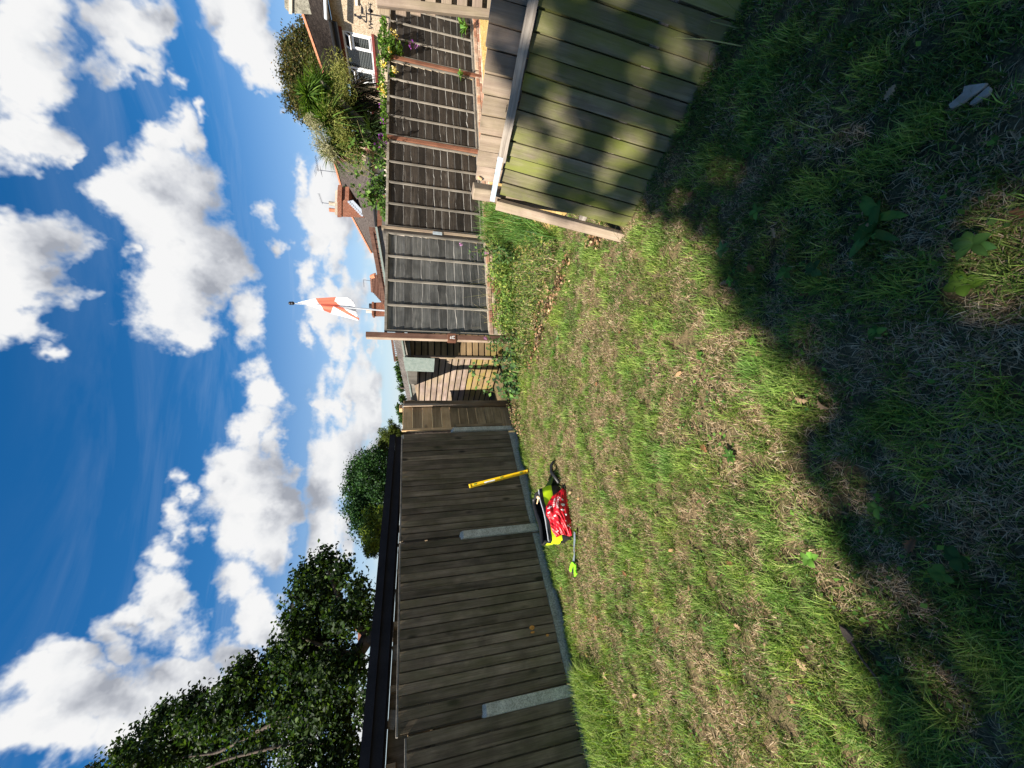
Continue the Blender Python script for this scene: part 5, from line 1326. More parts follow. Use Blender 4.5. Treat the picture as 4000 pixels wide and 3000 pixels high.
# ------------------------------------------------------------------ climbers along the far fence top
def vine():
    n = AN; P = AF(2.5, -.25, 0); rng = np.random.default_rng(31); q = lambda x, y, d=0.0: pp(x, y, P - AN * d, n)
    r = root('climbing_vine', 'sprawling heart leaved vine above the dark far fence', 'climber', q(1510, 720))
    stems = [[(1515, 720), (1470, 690), (1400, 640), (1380, 600)], [(1400, 640), (1392, 560), (1385, 535)], [(1515, 735), (1440, 690), (1345, 660)], [(1510, 750), (1430, 770), (1370, 720)], [(1430, 770), (1460, 800), (1420, 810)], [(1510, 800), (1470, 780), (1440, 740)], [(1515, 620), (1450, 590), (1420, 545), (1395, 470)], [(1510, 690), (1450, 720), (1410, 740)], [(1512, 655), (1470, 640), (1440, 655)]]
    parts = []; P_ = []
    for s in stems:
        pts = smooth_path([q(x, y, .1 * math.sin(x)) for x, y in s]); parts.append(tube_np(pts, np.linspace(.009, .004, 12), 5))
        for k in range(26):
            u = rng.random() * 11; i = int(u); p = pts[i] + (pts[min(i + 1, 11)] - pts[i]) * (u - i); P_.append(p + rng.normal(size=3) * .05)
    P2, _ = blob_points([(q(x, y), (a / F * 7.6, .2, a / F * 7.6)) for x, y, a in ((1490, 640, 28), (1470, 720, 30), (1490, 760, 28), (1500, 800, 25), (1505, 700, 22), (1480, 590, 22), (1440, 760, 20), (1500, 840, 14))], 420, rng)
    P_ = np.concatenate([np.array(P_), P2]); nn = rng.normal(size=P_.shape) * .6 + AN + V(0, 0, .5)
    solid('stems', join(parts), 'stem', r)
    foliage_obj('leaves', leaf_quads(P_, nn, rng.uniform(.045, .10, len(P_)), pick_cols(len(P_), [(.06,.12,.02),(.09,.17,.03),(.13,.22,.045),(.04,.08,.018)], rng), .8, rng), r)
vine()
def flower_climber():
    rng = np.random.default_rng(33); P = AF(5.6, .03, 0); q = lambda x, y, d=0.0: pp(x, y, P + AN * d, AN)
    r = root('honeysuckle', 'trailing climber with yellow and purple flowers over the far fence top', 'climber', q(1520, 220))
    spots = [(1500,70,10),(1500,100,14),(1505,140,20),(1515,180,22),(1510,215,22),(1530,200,20),(1530,170,16),(1490,180,12),(1500,250,16),(1490,300,12),(1495,340,18),(1500,380,16),(1498,420,14),(1500,460,12),(1502,500,10),(1505,540,8),(1560,195,14),(1590,185,10),(1530,290,9),(1480,240,12),(1485,150,10)]
    bl = [(q(x, y, rng.uniform(-.1, .15)), (a / F * 8.2, .16, a / F * 8.2)) for x, y, a in spots]
    P1, D = blob_points(bl, 2600, rng); foliage_obj('leaves', leaf_quads(P1, rng.normal(size=P1.shape) + AN * .6 + V(0, 0, .6), rng.uniform(.03, .075, len(P1)), pick_cols(len(P1), [(.06,.13,.015),(.09,.18,.02),(.14,.24,.03),(.04,.08,.015)], rng), .55, rng), r)
    yb = [(q(x, y, .16), (a / F * 8, .06, a / F * 8)) for x, y, a in ((1535,125,12),(1545,140,8),(1495,250,9),(1540,270,9),(1545,280,7),(1490,345,9),(1500,370,8),(1492,330,6),(1520,195,7))]
    P2, D = blob_points([(c_, r_ * np.array((1.3, 1, 1.3))) for c_, r_ in yb], 170, rng); foliage_obj('yellow_flowers', leaf_quads(P2, rng.normal(size=P2.shape) + AN, rng.uniform(.03, .06, len(P2)), pick_cols(len(P2), [(.75,.50,.04),(.72,.62,.22),(.8,.7,.4)], rng, .1), .5, rng), r, 'petal')
    pb = [(q(x, y, .16), (a / F * 8, .06, a / F * 8)) for x, y, a in ((1518,55,5),(1516,80,5),(1605,172,12),(1630,180,7),(1490,410,8),(1495,470,10),(1490,535,8),(1475,565,8),(1505,560,6))]
    P2, D = blob_points([(c_, r_ * np.array((1.3, 1, 1.3))) for c_, r_ in pb], 80, rng); foliage_obj('purple_flowers', leaf_quads(P2, rng.normal(size=P2.shape) + AN, rng.uniform(.025, .05, len(P2)), pick_cols(len(P2), [(.22,.04,.26),(.30,.08,.33),(.15,.03,.2)], rng, .2), .6, rng), r, 'petal')
flower_climber()

# ------------------------------------------------------------------ the tree behind the camera whose shade lies over the foreground
def shade_tree():
    rng = np.random.default_rng(41); k = 1 / math.tan(SUN_EL)
    r = root('shade_tree', 'broad leafy tree behind the viewer shading the near lawn', 'tree', V(-9.6, -9.0, 0))
    n = 170000; gx = rng.uniform(-6.5, 6.5, n); gy = rng.uniform(-9, 3.9, n); h = rng.uniform(9.0, 12.5, n)
    edge = np.interp(gx, [-4, -1.8, -1.35, -.6, 0, .5, 1.0, 1.3, 1.6, 1.95, 2.3, 4], [.6, .82, .98, 1.14, 1.29, 1.60, 1.98, 2.5, 3.05, 3.2, 3.05, 2.8])
    edge = edge + (N2.fbm(gx * 2.6 + 30, gx * 0 + 3, 3) - .5) * .36
    dens = N3.fbm(gx * 2.3 + 9, gy * 2.3 + 4, 3)
    inner = edge - gy
    prob = np.clip(.4 + inner * 1.2, 0, 1) * np.where(inner > np.where(gx > .8, .7, 1.5), 1, np.clip((dens - .25) / .12, 0, 1))
    # the right-hand side is thinner: light breaks through on to the leaning panel
    thin = N1.fbm(gx * 5.2, gy * 5.2, 2)
    prob *= np.where(((gx > 1.65) & (gy > 1.75)) | ((gx > .9) & (inner < .25)), np.clip((thin - .40) / .16, .10, 1), 1)
    # gaps in the canopy let flecks of sun through
    for (px_, py_, rad) in ((3850, 830, .10), (3900, 1120, .10), (3760, 1090, .06), (2690, 650, .11), (2650, 740, .09), (2840, 370, .06), (2900, 290, .05), (2960, 220, .03), (3290, 2320, .09), (3420, 2420, .08), (3560, 2350, .05), (3650, 2640, .06), (3480, 1250, .05), (3180, 1300, .05), (2990, 920, .05), (3060, 640, .035), (3330, 560, .03), (3500, 700, .035), (3300, 1000, .04), (3600, 1450, .04), (3700, 1800, .05), (3500, 1650, .03), (3900, 2350, .05), (3800, 2550, .06), (3880, 1180, .06)):
        q_ = gp(px_, py_); prob *= np.clip((np.hypot(gx - q_[0], gy - q_[1]) - rad * .6) / .10, .12, 1)
    keep = (inner > 0) & (rng.random(n) < prob)
    gx, gy, h = gx[keep], gy[keep], h[keep]; n = len(gx)
    P = np.stack([gx + SUN_AZ[0] * h * k, gy + SUN_AZ[1] * h * k, h], 1)
    ok = P[:, 1] < -.9; P = P[ok]; n = len(P)
    foliage_obj('crown', leaf_quads(P, rng.normal(size=(n, 3)) + V(0, 0, .8), rng.uniform(.15, .26, n), pick_cols(n, OAKC, rng), .7, rng), r)
    c = P.mean(0); parts = [tube_np(smooth_path([V(-9.6, -9.0, 0), V(-9.4, -8.9, 4.5), V(c[0], c[1], 9.4)]), np.linspace(.35, .15, 12), 9)]
    for j in range(14):
        e = P[rng.integers(0, n)]; parts.append(tube_np(smooth_path([V(-9.2, -8.8, 4.8 + .15 * j), (V(c[0], c[1], 9.2) + e) / 2, e]), np.linspace(.10, .02, 12), 6))
    solid('trunk', join(parts), 'bark', r, True)
shade_tree()

# ------------------------------------------------------------------ lawn
FOOT = lambda x, y: (x - RB[0]) * RNH[0] + (y - RB[1]) * RNH[1]            # >0: on the lawn side of the leaning panel
def on_lawn(x, y):
    l = (x - B1[0]) * LN[0] + (y - B1[1]) * LN[1] > .05
    sR = (x - RB[0]) * RD[0] + (y - RB[1]) * RD[1]
    rgt = (FOOT(x, y) > -.01) | (sR < -.08)
    far = (x - A0[0]) * AN[0] + (y - A0[1]) * AN[1] > .09
    left_of_plot = ~((x > 1.95) & (y > 2.4))
    return l & rgt & far & left_of_plot
def blades(x, y, length, width, lean, cols, rng, curl=.6, z0=None):
    n = len(x); th = rng.uniform(0, 2 * math.pi, n); dx, dy = np.cos(th), np.sin(th)
    z = (ground_z(x, y) if z0 is None else z0) - .004
    base = np.stack([x, y, z], 1); L = length[:, None]; h = np.stack([dx, dy, np.zeros(n)], 1); sd = np.stack([-dy, dx, np.zeros(n)], 1) * (width[:, None] * .5)
    up = np.array([0, 0, 1.0]); cl = np.cos(lean)[:, None]; sl = np.sin(lean)[:, None]
    l2 = np.clip(lean + curl * rng.uniform(.2, 1.2, n), 0, 1.75); c2 = np.cos(l2)[:, None]; s2 = np.sin(l2)[:, None]
    mid = base + (up * cl + h * sl) * L * .5; tip = mid + (up * c2 + h * s2) * L * .5
    tip[:, 2] = np.maximum(tip[:, 2], z + .002)
    v = np.stack([base - sd, base + sd, mid - sd * .8, mid + sd * .8, tip], 1).reshape(-1, 3); i = np.arange(n) * 5
    f = np.concatenate([np.stack([i, i+1, i+3], 1), np.stack([i, i+3, i+2], 1), np.stack([i+2, i+3, i+4], 1)])
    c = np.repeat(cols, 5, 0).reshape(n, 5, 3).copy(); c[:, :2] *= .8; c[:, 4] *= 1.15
    return v, f, c.reshape(-1, 3)
GREEN = [(.115,.205,.032),(.15,.245,.042),(.20,.285,.060),(.09,.155,.028),(.25,.305,.085)]
STRAW = [(.48,.355,.215),(.57,.44,.285),(.38,.26,.155),(.64,.51,.35),(.26,.165,.095)]
def lawn():
    rng = np.random.default_rng(51); sets = []
    n = 840000; u = rng.random(n)
    r = .50 + 7.2 * u ** .74; a = rng.uniform(-1.22, 1.22, n); x = r * np.sin(a); y = r * np.cos(a)
    k = on_lawn(x, y) & (y < 6.8); x, y, r = x[k], y[k], r[k]; n = len(x)
    # dry patches, and faint mown stripes along the left fence
    la = x * LD[0] + y * LD[1]; lc = x * LN[0] + y * LN[1]
    dry = N1.fbm(x * 1.5 + 7, y * 1.5 + 3, 4) * .75 + N2.fbm(lc * 2.4 + 50, la * .7 + 20, 3) * .25
    wc = gp(2780, 1560); dry = dry + .13 * np.exp(-((x - wc[0]) ** 2 / .55 + (y - wc[1]) ** 2 / .22))      # the worn middle of the lawn
    fine = N3.fbm(x * 8 + 3, y * 8 + 8, 3); speck = N2.fbm(x * 22 + 3, y * 22 + 8, 2)
    dryf = np.clip((dry * .42 + fine * .36 + speck * .22 - .455) / .10, 0, 1)
    edge = np.clip(((x - B1[0]) * LN[0] + (y - B1[1]) * LN[1]) / .55, 0, 1)
    dryf *= .25 + .75 * edge
    tuft = N2.fbm(x * 6 + 90, y * 6 + 11, 3); hole = N1.fbm(x * 13 + 31, y * 13 + 77, 2)
    # worn spots show the soil between the clumps
    keep = rng.random(n) < np.clip((hole - .27) / .16, .10, 1) * np.where(dryf > .6, .75, 1)
    x, y, r, dryf, tuft, speck, hole = (q[keep] for q in (x, y, r, dryf, tuft, speck, hole)); n = len(x)
    isd = rng.random(n) < .09 + .68 * dryf
    tf = np.clip((tuft - .47) * 5, 0, 1)
    L = np.where(isd, rng.uniform(.018, .048, n), rng.uniform(.020, .040, n) * (1 + 1.25 * tf))
    near = np.clip((2.6 - r) / 1.6, 0, 1); L *= 1 + .25 * near
    W = np.where(isd, .0022, .0031) * (1 + .10 * r)
    lean = np.where(isd, rng.uniform(.7, 1.5, n), np.abs(rng.normal(.5, .38, n)))
    c = np.where(isd[:, None], pick_cols(n, STRAW, rng, .25), pick_cols(n, GREEN, rng, .28))
    warm = N3.fbm(x * 4 + 60, y * 4 + 70, 3)[:, None]
    c = c * np.where(isd[:, None], 1.0, np.concatenate([.60 + .95 * warm, .80 + .45 * warm, .9 + .3 * warm], 1)) * (.72 + .6 * tf[:, None] * (~isd[:, None]) + .30 * isd[:, None])
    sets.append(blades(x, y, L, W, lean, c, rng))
    # thick fresh growth against the left fence, longest by the near post
    n = 34000; s = np.where(rng.random(n) < .6, rng.uniform(-1.9, .12, n), rng.uniform(-1.9, 3.7, n)); d = .06 + np.abs(rng.normal(0, .07, n)) + np.where(s < .1, np.abs(rng.normal(0, .22, n)), 0)
    p = B1[None] + LD[None] * s[:, None] + LN[None] * d[:, None]; x, y = p[:, 0], p[:, 1]
    k = (N1.fbm(s * 2.2 + 5, s * 0, 2) > .40) | (s < .1); k &= (s < 3.6); x, y, s = x[k], y[k], s[k]; n = len(x)
    L = rng.uniform(.05, .12, n) * np.where(s < .1, 2.0, .9)
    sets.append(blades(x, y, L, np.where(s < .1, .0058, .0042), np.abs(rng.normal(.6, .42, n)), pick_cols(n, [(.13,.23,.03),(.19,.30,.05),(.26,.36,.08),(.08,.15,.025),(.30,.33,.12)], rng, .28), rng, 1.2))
    # darker and brighter tussocks, and a carpet of tiny clover leaves
    m = 260; rr = .9 + 5.4 * rng.random(m) ** .8; aa = rng.uniform(-.95, .95, m); tx, ty = rr * np.sin(aa), rr * np.cos(aa); k = on_lawn(tx, ty) & (ty < 6.3); tx, ty = tx[k], ty[k]; m = len(tx)
    q = 46; bx = np.repeat(tx, q) + rng.normal(0, .022, m * q); by = np.repeat(ty, q) + rng.normal(0, .022, m * q); tone = np.repeat(rng.uniform(.6, 1.3, m), q)[:, None]
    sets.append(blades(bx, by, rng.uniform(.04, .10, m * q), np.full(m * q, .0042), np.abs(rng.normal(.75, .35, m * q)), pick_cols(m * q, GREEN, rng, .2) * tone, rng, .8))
    v, f, c = cat_vfc(sets); put('lawn_grass', mesh_np('lawn_grass', v, f, 'blade', False, c), kind='stuff')
lawn()
def clover():
    rng = np.random.default_rng(55); n = 9000; r = .8 + 5.6 * rng.random(n) ** .8; a = rng.uniform(-.95, .95, n); x, y = r * np.sin(a), r * np.cos(a)
    k = on_lawn(x, y) & (y < 6.4) & (N2.fbm(x * 3.3 + 13, y * 3.3 + 5, 3) > .5); x, y = x[k], y[k]; n = len(x)
    P = np.stack([x, y, rng.uniform(.01, .035, n)], 1)
    foliage_obj('clover_leaves', leaf_quads(P, rng.normal(size=(n, 3)) * .45 + V(0, 0, 1), rng.uniform(.010, .026, n), pick_cols(n, [(.09,.19,.03),(.13,.25,.04),(.06,.13,.03)], rng, .2), .8, rng), kind='stuff')
clover()
def img_poly_points(poly, n, rng, zz=0.0):
    """random ground points inside a photo polygon"""
    poly = np.array(poly, float); lo, hi = poly.min(0), poly.max(0); out = []
    while len(out) < n:
        q = lo + (hi - lo) * rng.random(2); c = False; j = len(poly) - 1
        for i in range(len(poly)):
            if (poly[i][1] > q[1]) != (poly[j][1] > q[1]) and q[0] < (poly[j][0]-poly[i][0]) * (q[1]-poly[i][1]) / (poly[j][1]-poly[i][1]) + poly[i][0]: c = not c
            j = i
        if c: out.append(gp(q[0], q[1], zz))
    return np.array(out)
def rough_growth():
    rng = np.random.default_rng(61)
    poly = [(1945,760),(1975,960),(2000,1320),(1985,1420),(2010,1500),(2060,1460),(2090,1300),(2130,1120),(2190,1010),(2180,930),(2060,880),(1990,790)]
    P = img_poly_points(poly, 5200, rng); P2 = img_poly_points([(1945,790),(1960,930),(2080,960),(2190,930),(2090,850),(1990,800)], 1500, rng); n = len(P)
    L = rng.uniform(.06, .22, n); sets = [blades(P[:, 0], P[:, 1], L, rng.uniform(.004, .009, n), np.abs(rng.normal(.5, .4, n)), pick_cols(n, GREEN + STRAW[:3] + [(.05,.09,.02)], rng, .25), rng, .8)]
    n2 = len(P2); sets.append(blades(P2[:, 0], P2[:, 1], rng.uniform(.2, .48, n2), rng.uniform(.006, .011, n2), np.abs(rng.normal(.45, .35, n2)), pick_cols(n2, [(.06,.14,.025),(.09,.19,.035),(.13,.24,.05)], rng, .2), rng, .8))
    P4 = img_poly_points([(1935,800),(1950,960),(1968,1330),(1990,1330),(1975,960),(1962,800)], 3600, rng); n4 = len(P4)
    sets.append(blades(P4[:, 0], P4[:, 1], rng.uniform(.10, .36, n4), rng.uniform(.005, .010, n4), np.abs(rng.normal(.5, .35, n4)), pick_cols(n4, GREEN, rng, .25), rng, .8))
    n6 = 6000; s6 = rng.uniform(.05, 2.05, n6); q6 = .10 + rng.random(n6) ** 1.3 * .55; P6 = A0[None] + AD[None] * s6[:, None] + AN[None] * q6[:, None]
    hh = N2.fbm(s6 * 4, q6 * 3, 2)
    sets.append(blades(P6[:, 0], P6[:, 1], rng.uniform(.10, .30, n6) * (.5 + 1.3 * hh), rng.uniform(.005, .011, n6), np.abs(rng.normal(.5, .4, n6)), pick_cols(n6, GREEN + [(.24,.25,.08)], rng, .3), rng, .8))
    P7 = P6[:4200].copy(); P7[:, 2] = rng.random(4200) ** 1.2 * .36 * (.4 + 1.1 * hh[:4200])
    foliage_obj('undergrowth', leaf_quads(P7, rng.normal(size=P7.shape) * .6 + V(-.2, -.4, 1), rng.uniform(.02, .06, 4200), pick_cols(4200, [(.09,.17,.03),(.13,.22,.04),(.18,.27,.05),(.05,.09,.02),(.24,.27,.06)], rng), .65, rng), kind='stuff')
    # pale seeding stalks against the panel
    P3 = img_poly_points([(1960,960),(1985,1320),(2010,1310),(1990,960)], 130, rng); n3 = len(P3)
    sets.append(blades(P3[:, 0], P3[:, 1], rng.uniform(.4, .95, n3), np.full(n3, .005), np.abs(rng.normal(.15, .15, n3)), pick_cols(n3, [(.42,.36,.18),(.30,.28,.10),(.5,.42,.25)], rng, .15), rng, .6))
    P5 = np.array([gp(2895, 30), gp(2905, 70), gp(2885, 110), gp(2900, 180), gp(2870, 60), gp(2860, 150), gp(2420, 940), gp(2400, 960)]); n5 = len(P5)
    sets.append(blades(P5[:, 0], P5[:, 1], rng.uniform(.22, .42, n5), np.full(n5, .006), rng.uniform(.2, .7, n5), pick_cols(n5, [(.20,.26,.07),(.3,.3,.12)], rng), rng, .7))
    v, f, c = cat_vfc(sets); put('rough_grass', mesh_np('rough_grass', v, f, 'blade', False, c), kind='stuff')
    # broad small leaves filling the rough strip
    P = np.concatenate([img_poly_points(poly, 3600, rng), img_poly_points([(1940,820),(1972,1330),(2000,1330),(1980,900)], 1500, rng)]); P[:, 2] = rng.random(len(P)) ** 1.5 * .24
    foliage_obj('undergrowth', leaf_quads(P, rng.normal(size=P.shape) * .6 + V(0, -.3, 1), rng.uniform(.02, .055, len(P)), pick_cols(len(P), [(.06,.11,.025),(.09,.15,.03),(.15,.21,.05),(.22,.24,.05),(.05,.08,.02),(.30,.25,.10),(.04,.06,.02)], rng), .6, rng), kind='stuff')
    # dry brown litter in the channel in front of it
    ch = [(2110,1400),(2060,1450),(2050,1300),(2110,1180),(2150,1060),(2240,1000),(2330,900),(2350,930),(2240,1060),(2190,1130),(2120,1300)]
    P = img_poly_points(ch, 1700, rng); P[:, :2] += rng.normal(0, .05, (len(P), 2)); P = P[N1.fbm(P[:, 0] * 5, P[:, 1] * 5, 3) > .47]; P[:, 2] = rng.random(len(P)) * .03 + .008
    foliage_obj('leaf_litter', leaf_quads(P, rng.normal(size=P.shape) * .45 + V(0, 0, 1), rng.uniform(.025, .06, len(P)), pick_cols(len(P), [(.24,.13,.065),(.33,.19,.10),(.15,.08,.045),(.08,.05,.03),(.42,.29,.17),(.03,.02,.015)], rng), .6, rng), None, 'dryleaf', kind='stuff')
    ch = [(1990,1540),(2010,1500),(2040,1640),(2060,1700),(2030,1700),(2000,1620)]
    P = img_poly_points(ch, 420, rng); P[:, 2] = rng.random(len(P)) * .10
    foliage_obj('leaf_litter', leaf_quads(P, rng.normal(size=P.shape) * .6 + V(0, 0, 1), rng.uniform(.02, .05, len(P)), pick_cols(len(P), [(.30,.19,.10),(.36,.25,.14),(.05,.09,.02),(.12,.08,.05)], rng), .6, rng), None, 'dryleaf', kind='stuff')
    # straw lawn of the next garden
    n = 22000; x = rng.uniform(1.9, 8.5, n); y = rng.uniform(3.2, 8, n); s = (x - A0[0]) * AN[0] + (y - A0[1]) * AN[1]; k = (s > .2) & (ground_z(x, y) > .15); x, y = x[k], y[k]; n = len(x)
    g = rng.random(n) < .10; cc = np.where(g[:, None], pick_cols(n, GREEN, rng), pick_cols(n, [(.58,.40,.15),(.66,.50,.22),(.48,.31,.11)], rng, .15))
    v, f, c = blades(x, y, rng.uniform(.03, .08, n), np.full(n, .006), rng.uniform(.5, 1.4, n), cc, rng, z0=ground_z(x, y) + .012)
    put('dry_grass', mesh_np('dry_grass', v, f, 'blade', False, c), kind='stuff')
rough_growth()

# ------------------------------------------------------------------ weeds one can point to
def rosette(rng, n, L, W, pal, rise=.35, wave=.0):
    """leaf blades from one centre, with a midrib fold"""
    V_ = []; F_ = []; C_ = []; o = 0
    for k in range(n):
        th = 2 * math.pi * k / n + rng.uniform(-.4, .4); l = L * rng.uniform(.65, 1.1); w = W * rng.uniform(.8, 1.15); rs = rise * rng.uniform(.4, 1.5); c = pick_cols(1, pal, rng, .2)[0]
        d = V(math.cos(th), math.sin(th), 0); s = V(-d[1], d[0], 0); m_ = 7
        for i in range(m_ + 1):
            q = i / m_; ww = w * .5 * math.sin(math.pi * min(.98, .08 + q * .92)) ** .7 * (1 if i < m_ else .1); p = d * l * q + UPV * (rs * l * math.sin(q * 2.2) * .6 + .012)
            wv = wave * math.sin(i * 2.4 + k)
            V_ += [p - s * ww + UPV * (ww * .35 + wv), p, p + s * ww + UPV * (ww * .35 - wv)]; C_ += [c, c * 1.25, c]
        for i in range(m_):
            a = o + 3 * i; F_ += [(a, a+1, a+4), (a, a+4, a+3), (a+1, a+2, a+5), (a+1, a+5, a+4)]
        o += 3 * (m_ + 1)
    return np.array(V_), np.array(F_), np.array(C_)
WG = 'broad leaved weeds in the lawn'
WEED = [(.05,.12,.02),(.075,.16,.03),(.10,.20,.035)]
def weed(x, y, n, L, W, label, pal=WEED, name='weed', cat='weed', rise=.35, wave=0.0, seed=0, stem=False):
    rng = np.random.default_rng(100 + seed); v, f, c = rosette(rng, n, L * .60, W * .56, pal, rise, wave); p = gp(x, y)
    if stem:
        r = root(name, label, cat, p, WG); put('leaf_cluster', mesh_np('leaves', v + V(0, 0, .05), f, 'leaf', True, c), r, Matrix.Translation(Vector(p))); solid('stem', tube_np([p, p + V(.005, 0, .055)], .003, 5), 'stem', r)
    else: put(name, mesh_np(name, v, f, 'leaf', True, c), None, Matrix.Translation(Vector(p)), label, cat, WG)
weed(3440, 850, 3, .21, .075, 'large dock weed with long pointed leaves in the deep shade', seed=1, wave=.006, name='dock_weed')
weed(3420, 905, 3, .20, .055, 'second dock plant with a drooping leaf below the large dock', [(.04,.10,.02),(.06,.13,.03)], seed=2, name='dock_weed')
weed(3235, 1120, 3, .12, .05, 'dock seedling with oblong leaves at the edge of the shade', seed=3, name='dock_weed')
weed(2995, 830, 4, .075, .045, 'small heart leaved weed among shaded grass near the bark', seed=4, stem=True)
weed(2860, 980, 6, .085, .05, 'pale bramble seedling at the edge of the sunny strip', [(.07,.15,.045),(.09,.18,.05)], seed=5, stem=True)
weed(3110, 1065, 5, .08, .05, 'lobed weed seedling in dappled shade beside dead leaves', seed=6, stem=True)
weed(3220, 1060, 6, .075, .05, 'round leaved weed cluster in dappled shade', [(.05,.11,.03)], seed=7, stem=True)
weed(2860, 1100, 4, .055, .04, 'bright three leaved weed in the sun beside a tree shadow', [(.13,.26,.03)], seed=8)
weed(2570, 1270, 6, .06, .045, 'cluster of bright clover-like leaves on the sunlit lawn', [(.14,.27,.03),(.11,.22,.03)], seed=9)
weed(2740, 1390, 5, .06, .04, 'green weed tuft in the middle of the sunny lawn', [(.08,.18,.03)], seed=10)
weed(2860, 1780, 7, .085, .035, 'dark dandelion rosette on the sunlit lawn', [(.05,.12,.02)], seed=11, name='dandelion')
weed(2515, 1245, 5, .05, .04, 'smaller clover-like sprig on the sunlit lawn', [(.12,.24,.03)], seed=12)
weed(3205, 2175, 5, .085, .055, 'bright bramble seedling by the shadow edge', [(.13,.28,.04),(.10,.22,.03)], seed=13, stem=True)
weed(3470, 1980, 5, .06, .04, 'small green seedling in the broken shade', seed=14, stem=True)
weed(3790, 2170, 6, .07, .05, 'dark nettle-like seedling in the deepest shade', [(.04,.09,.02)], seed=15, stem=True)
weed(3720, 2230, 4, .06, .05, 'yellow green seedling catching a fleck of sun', [(.10,.18,.03)], seed=16, stem=True)
weed(3850, 960, 7, .10, .05, 'divided-leaf weed at the foot of the picture in shade', [(.05,.12,.03),(.07,.15,.03)], seed=17, stem=True)
weed(3780, 1110, 6, .08, .06, 'yellow green weed catching a fleck of light in the shade', [(.11,.19,.02)], seed=18)
weed(2290, 1410, 9, .11, .030, 'feathery dark weed tuft on the lawn before the shed', [(.05,.12,.02),(.07,.15,.03)], seed=19, rise=.8)
weed(2185, 1320, 3, .10, .05, 'pale broad leaf weed beside the dead leaf litter', [(.09,.19,.06)], seed=20)
weed(2170, 1380, 6, .12, .03, 'spiky green tuft at the edge of the litter', [(.06,.14,.02)], seed=21, rise=.9)
weed(3470, 1300, 5, .06, .045, 'rounded seedling beside a pale fluff in shade', seed=22, stem=True)
weed(2950, 1330, 5, .06, .035, 'bright green weed where sun meets shade', [(.12,.26,.03)], seed=23)
weed(1895, 110, 10, .16, .05, 'leafy weed growing from the bricks by the dark panel', [(.07,.16,.03),(.10,.2,.04)], seed=24, rise=.9) if False else None
def wall_weed(x, y, lab, seed, L=.18, n=14):
    rng = np.random.default_rng(seed); p = pp(x, y, AF(0, .12), AN); v, f, c = rosette(rng, n, L, .05, [(.07,.16,.03),(.11,.22,.045)], 1.0)
    put('weed', mesh_np('weed', v, f, 'leaf', True, c), None, Matrix.Translation(Vector(p)), lab, 'weed', 'weeds in the brick course')
wall_weed(1830, 105, 'bushy green weed growing out of the brick course', 201, .26, 18)
wall_weed(1812, 290, 'small leafy weed sprouting beside the dark red post', 202, .12, 8)
def thistle(x, y, h, label, seed):
    rng = np.random.default_rng(seed); p = gp(x, y); r = root('thistle', label, 'thistle', p, 'thistles before the far fence')
    st = []; P = []
    for k in range(6):
        e = p + V(rng.uniform(-.22, .22), rng.uniform(-.1, .1), h * rng.uniform(.6, 1)); pts = smooth_path([p, p + V(0, 0, h * .35), e]); st.append(tube_np(pts, np.linspace(.008, .003, 12), 5))
        for _ in range(34):
            i = rng.integers(2, 12); P.append(pts[i] + rng.normal(size=3) * .035)
    P = np.array(P); solid('stems', join(st), 'stem', r)
    foliage_obj('leaves', leaf_quads(P, rng.normal(size=P.shape) + V(0, -.4, .5), rng.uniform(.03, .08, len(P)), pick_cols(len(P), [(.05,.10,.03),(.07,.14,.04),(.10,.18,.05)], rng), .45, rng), r)
    e = p + V(.03, 0, h); Pf = e + rng.normal(size=(14, 3)) * .012; foliage_obj('flower_head', leaf_quads(Pf, rng.normal(size=Pf.shape), np.full(14, .03), pick_cols(14, [(.45,.20,.42)], rng, .1), .5, rng), r, 'petal')
thistle(2032, 985, .95, 'tall branching thistle with a pink head before the silver grey panel', 301)
thistle(2045, 1010, .60, 'shorter thistle beside the tall branching one', 302)
thistle(2025, 1330, .55, 'scrambling weed climbing the tall brown post', 303)
def ivy():
    rng = np.random.default_rng(77); p = gp(2000, 1440); r = root('ivy', 'bindweed and ivy creeping up the foot of the shed', 'climber', p)
    st = []; P = []
    for k in range(9):
        b = gp(1985 + rng.uniform(-10, 40), rng.uniform(1380, 1530)); e = b + V(rng.uniform(-.15, .15), rng.uniform(0, .12), rng.uniform(.2, .8)); pts = smooth_path([b, (b + e) / 2 + rng.normal(size=3) * .06, e]); st.append(tube_np(pts, np.linspace(.005, .002, 12), 4))
        for _ in range(22): P.append(pts[rng.integers(0, 12)] + rng.normal(size=3) * .05)
    P = np.array(P + [gp(rng.uniform(1990, 2040), rng.uniform(1360, 1560)) + UPV * rng.uniform(0, .16) for _ in range(240)])
    solid('stems', join(st), 'stem', r)
    foliage_obj('leaves', leaf_quads(P, rng.normal(size=P.shape) * .6 + V(-.3, -.7, .5), rng.uniform(.04, .10, len(P)), pick_cols(len(P), [(.045,.10,.03),(.07,.14,.04),(.10,.19,.04),(.035,.07,.03)], rng), .75, rng), r)
ivy()
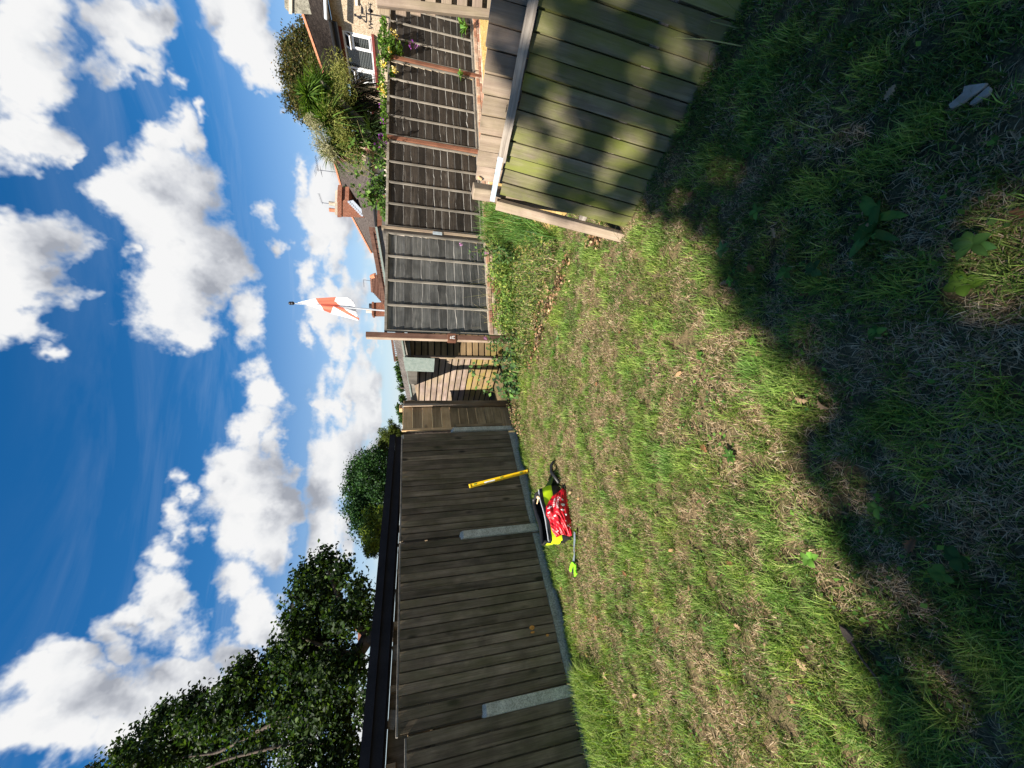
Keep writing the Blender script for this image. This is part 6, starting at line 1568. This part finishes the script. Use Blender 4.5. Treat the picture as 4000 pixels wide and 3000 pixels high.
# ------------------------------------------------------------------ things fallen on the grass
def oak_leaf_mesh(seed):
    rng = np.random.default_rng(seed); n = 9; vs = []; fs = []; cols = []; c = pick_cols(1, [(.34,.18,.085),(.40,.24,.12),(.26,.12,.055),(.46,.31,.18)], rng, .12)[0]
    cu = rng.uniform(-.5, .9)
    for i in range(n + 1):
        q = i / n; w = (.24 * math.sin(math.pi * (.06 + .9 * q)) * (1 + .35 * (-1) ** i) + .012); zz = .18 * math.sin(3 * q + cu) * q; 
        vs += [(-w, q - .5, zz + cu * w), (0, q - .5, zz), (w, q - .5, zz + cu * w * 1.3)]; cols += [c, c * .8, c]
    for i in range(n):
        a = 3 * i; fs += [(a, a+1, a+4, a+3), (a+1, a+2, a+5, a+4)]
    return mesh_np('dead_leaf', vs, np.array(fs), 'dryleaf', True, np.array(cols))
def dead_leaves():
    mes = [oak_leaf_mesh(s) for s in range(6)]; rng = np.random.default_rng(81)
    spots = [(2225,1925),(2258,1948),(2290,2105),(2333,2120),(2195,2300),(2300,2410),(2375,2460),(2425,2478),(2365,2640),(2500,2780),(2540,2815),(2330,2415),(2880,2450),(2170,1000),(2600,720),(2650,740),(2700,760),(2420,1300),(2405,1840),(2650,1460),(2620,1560),(2830,1110),(2935,1050),(2855,900),(3020,910),(3385,875),(3820,940),(3800,960),(3990,840),(3140,1150),(3475,360),(2960,1380),(3420,1305),(2700,1690),(2750,1750),(2980,2340),(2560,2010),(2690,2300),(2480,2720),(3085,2390),(3560,2130),(2850,2200),(2990,2500),(3090,2730),(2760,2560),(3130,1560),(2500,1600),(2330,1500),(2240,1620),(2620,2150),(2880,1290),(3215,1580),(2440,2240),(2570,2460),(3130,2600),(2290,2560)]
    from mathutils import Euler
    marks = [((2190, 2010), 'near the red carrier bag'), ((2250, 2230), 'near the lime green hook'), ((2250, 2690), 'beside the nearest concrete post'), ((2350, 2450), 'on the grass below the scratched fence panel'), ((2060, 1841), 'in front of the yellow level'), ((2430, 905), 'by the foot of the leaning panel'), ((2700, 600), 'along the mossy boards'), ((3800, 370), 'near the grey bark'), ((3440, 850), 'touching the large dock weed'), ((3390, 2600), 'near the dark twig'), ((3205, 2175), 'near the bright bramble seedling'), ((2290, 1410), 'near the feathery weed tuft'), ((2860, 1780), 'near the dandelion'), ((3110, 1065), 'by the lobed seedling in dappled shade'), ((2000, 1400), 'before the shed'), ((2500, 2800), 'on the sunny lawn by the fresh tall grass'), ((2600, 2150), 'in the middle of the sunny lawn'), ((2740, 1390), 'near the green weed tuft'), ((3800, 960), 'beside the divided-leaf weed')]
    tone = ['pale tan', 'mid brown', 'dark brown', 'orange brown', 'sandy', 'reddish']
    for i, (x, y) in enumerate(spots):
        p = gp(x, y, .02); s = rng.uniform(.038, .062); e = (rng.uniform(-.6, .6), rng.uniform(-.6, .6), rng.uniform(0, 6.28))
        mk = min(marks, key=lambda q: float(np.linalg.norm(gp(*q[0]) - p)))[1]
        put('dead_leaf', mes[i % 6], None, Matrix.Translation(Vector(p)) @ Euler(e).to_matrix().to_4x4() @ Matrix.Scale(s, 4), 'curled dead oak leaf ' + mk, 'dead leaf', 'fallen oak leaves on the lawn')
dead_leaves()
def litter_objects():
    # split grey bark
    r = root('bark_piece', 'split piece of pale grey bark lying in the shade', 'bark', gp(3800, 370))
    a = [(3722, 425), (3715, 412), (3770, 365), (3775, 340), (3800, 335), (3862, 327), (3850, 345), (3800, 380), (3760, 410)]
    b = [(3798, 412), (3800, 402), (3870, 340), (3878, 350), (3870, 370), (3820, 405)]
    solid('slab', prism([gp(x, y, .03) for x, y in a], UPV, .012), 'greybark', r); solid('slab', prism([gp(x, y, .025) for x, y in b], UPV, .012), 'greybark', r)
    pts = smooth_path([gp(3320, 2500, .03), gp(3370, 2580, .03), gp(3425, 2650, .03), gp(3450, 2725, .025)])
    solid('twig', tube_np(pts, np.linspace(.006, .004, 12), 5), 'bark', None, True, label='thin dark curved twig lying across the sunny lawn', cat='twig')
    q = [gp(x, y, .03) for x, y in ((3285, 2440), (3310, 2455), (3340, 2490), (3322, 2510), (3300, 2480))]
    solid('bark_chip', prism(q, UPV, .012), 'bark', None, label='small brown bark chip at the end of the dark twig', cat='bark')
litter_objects()
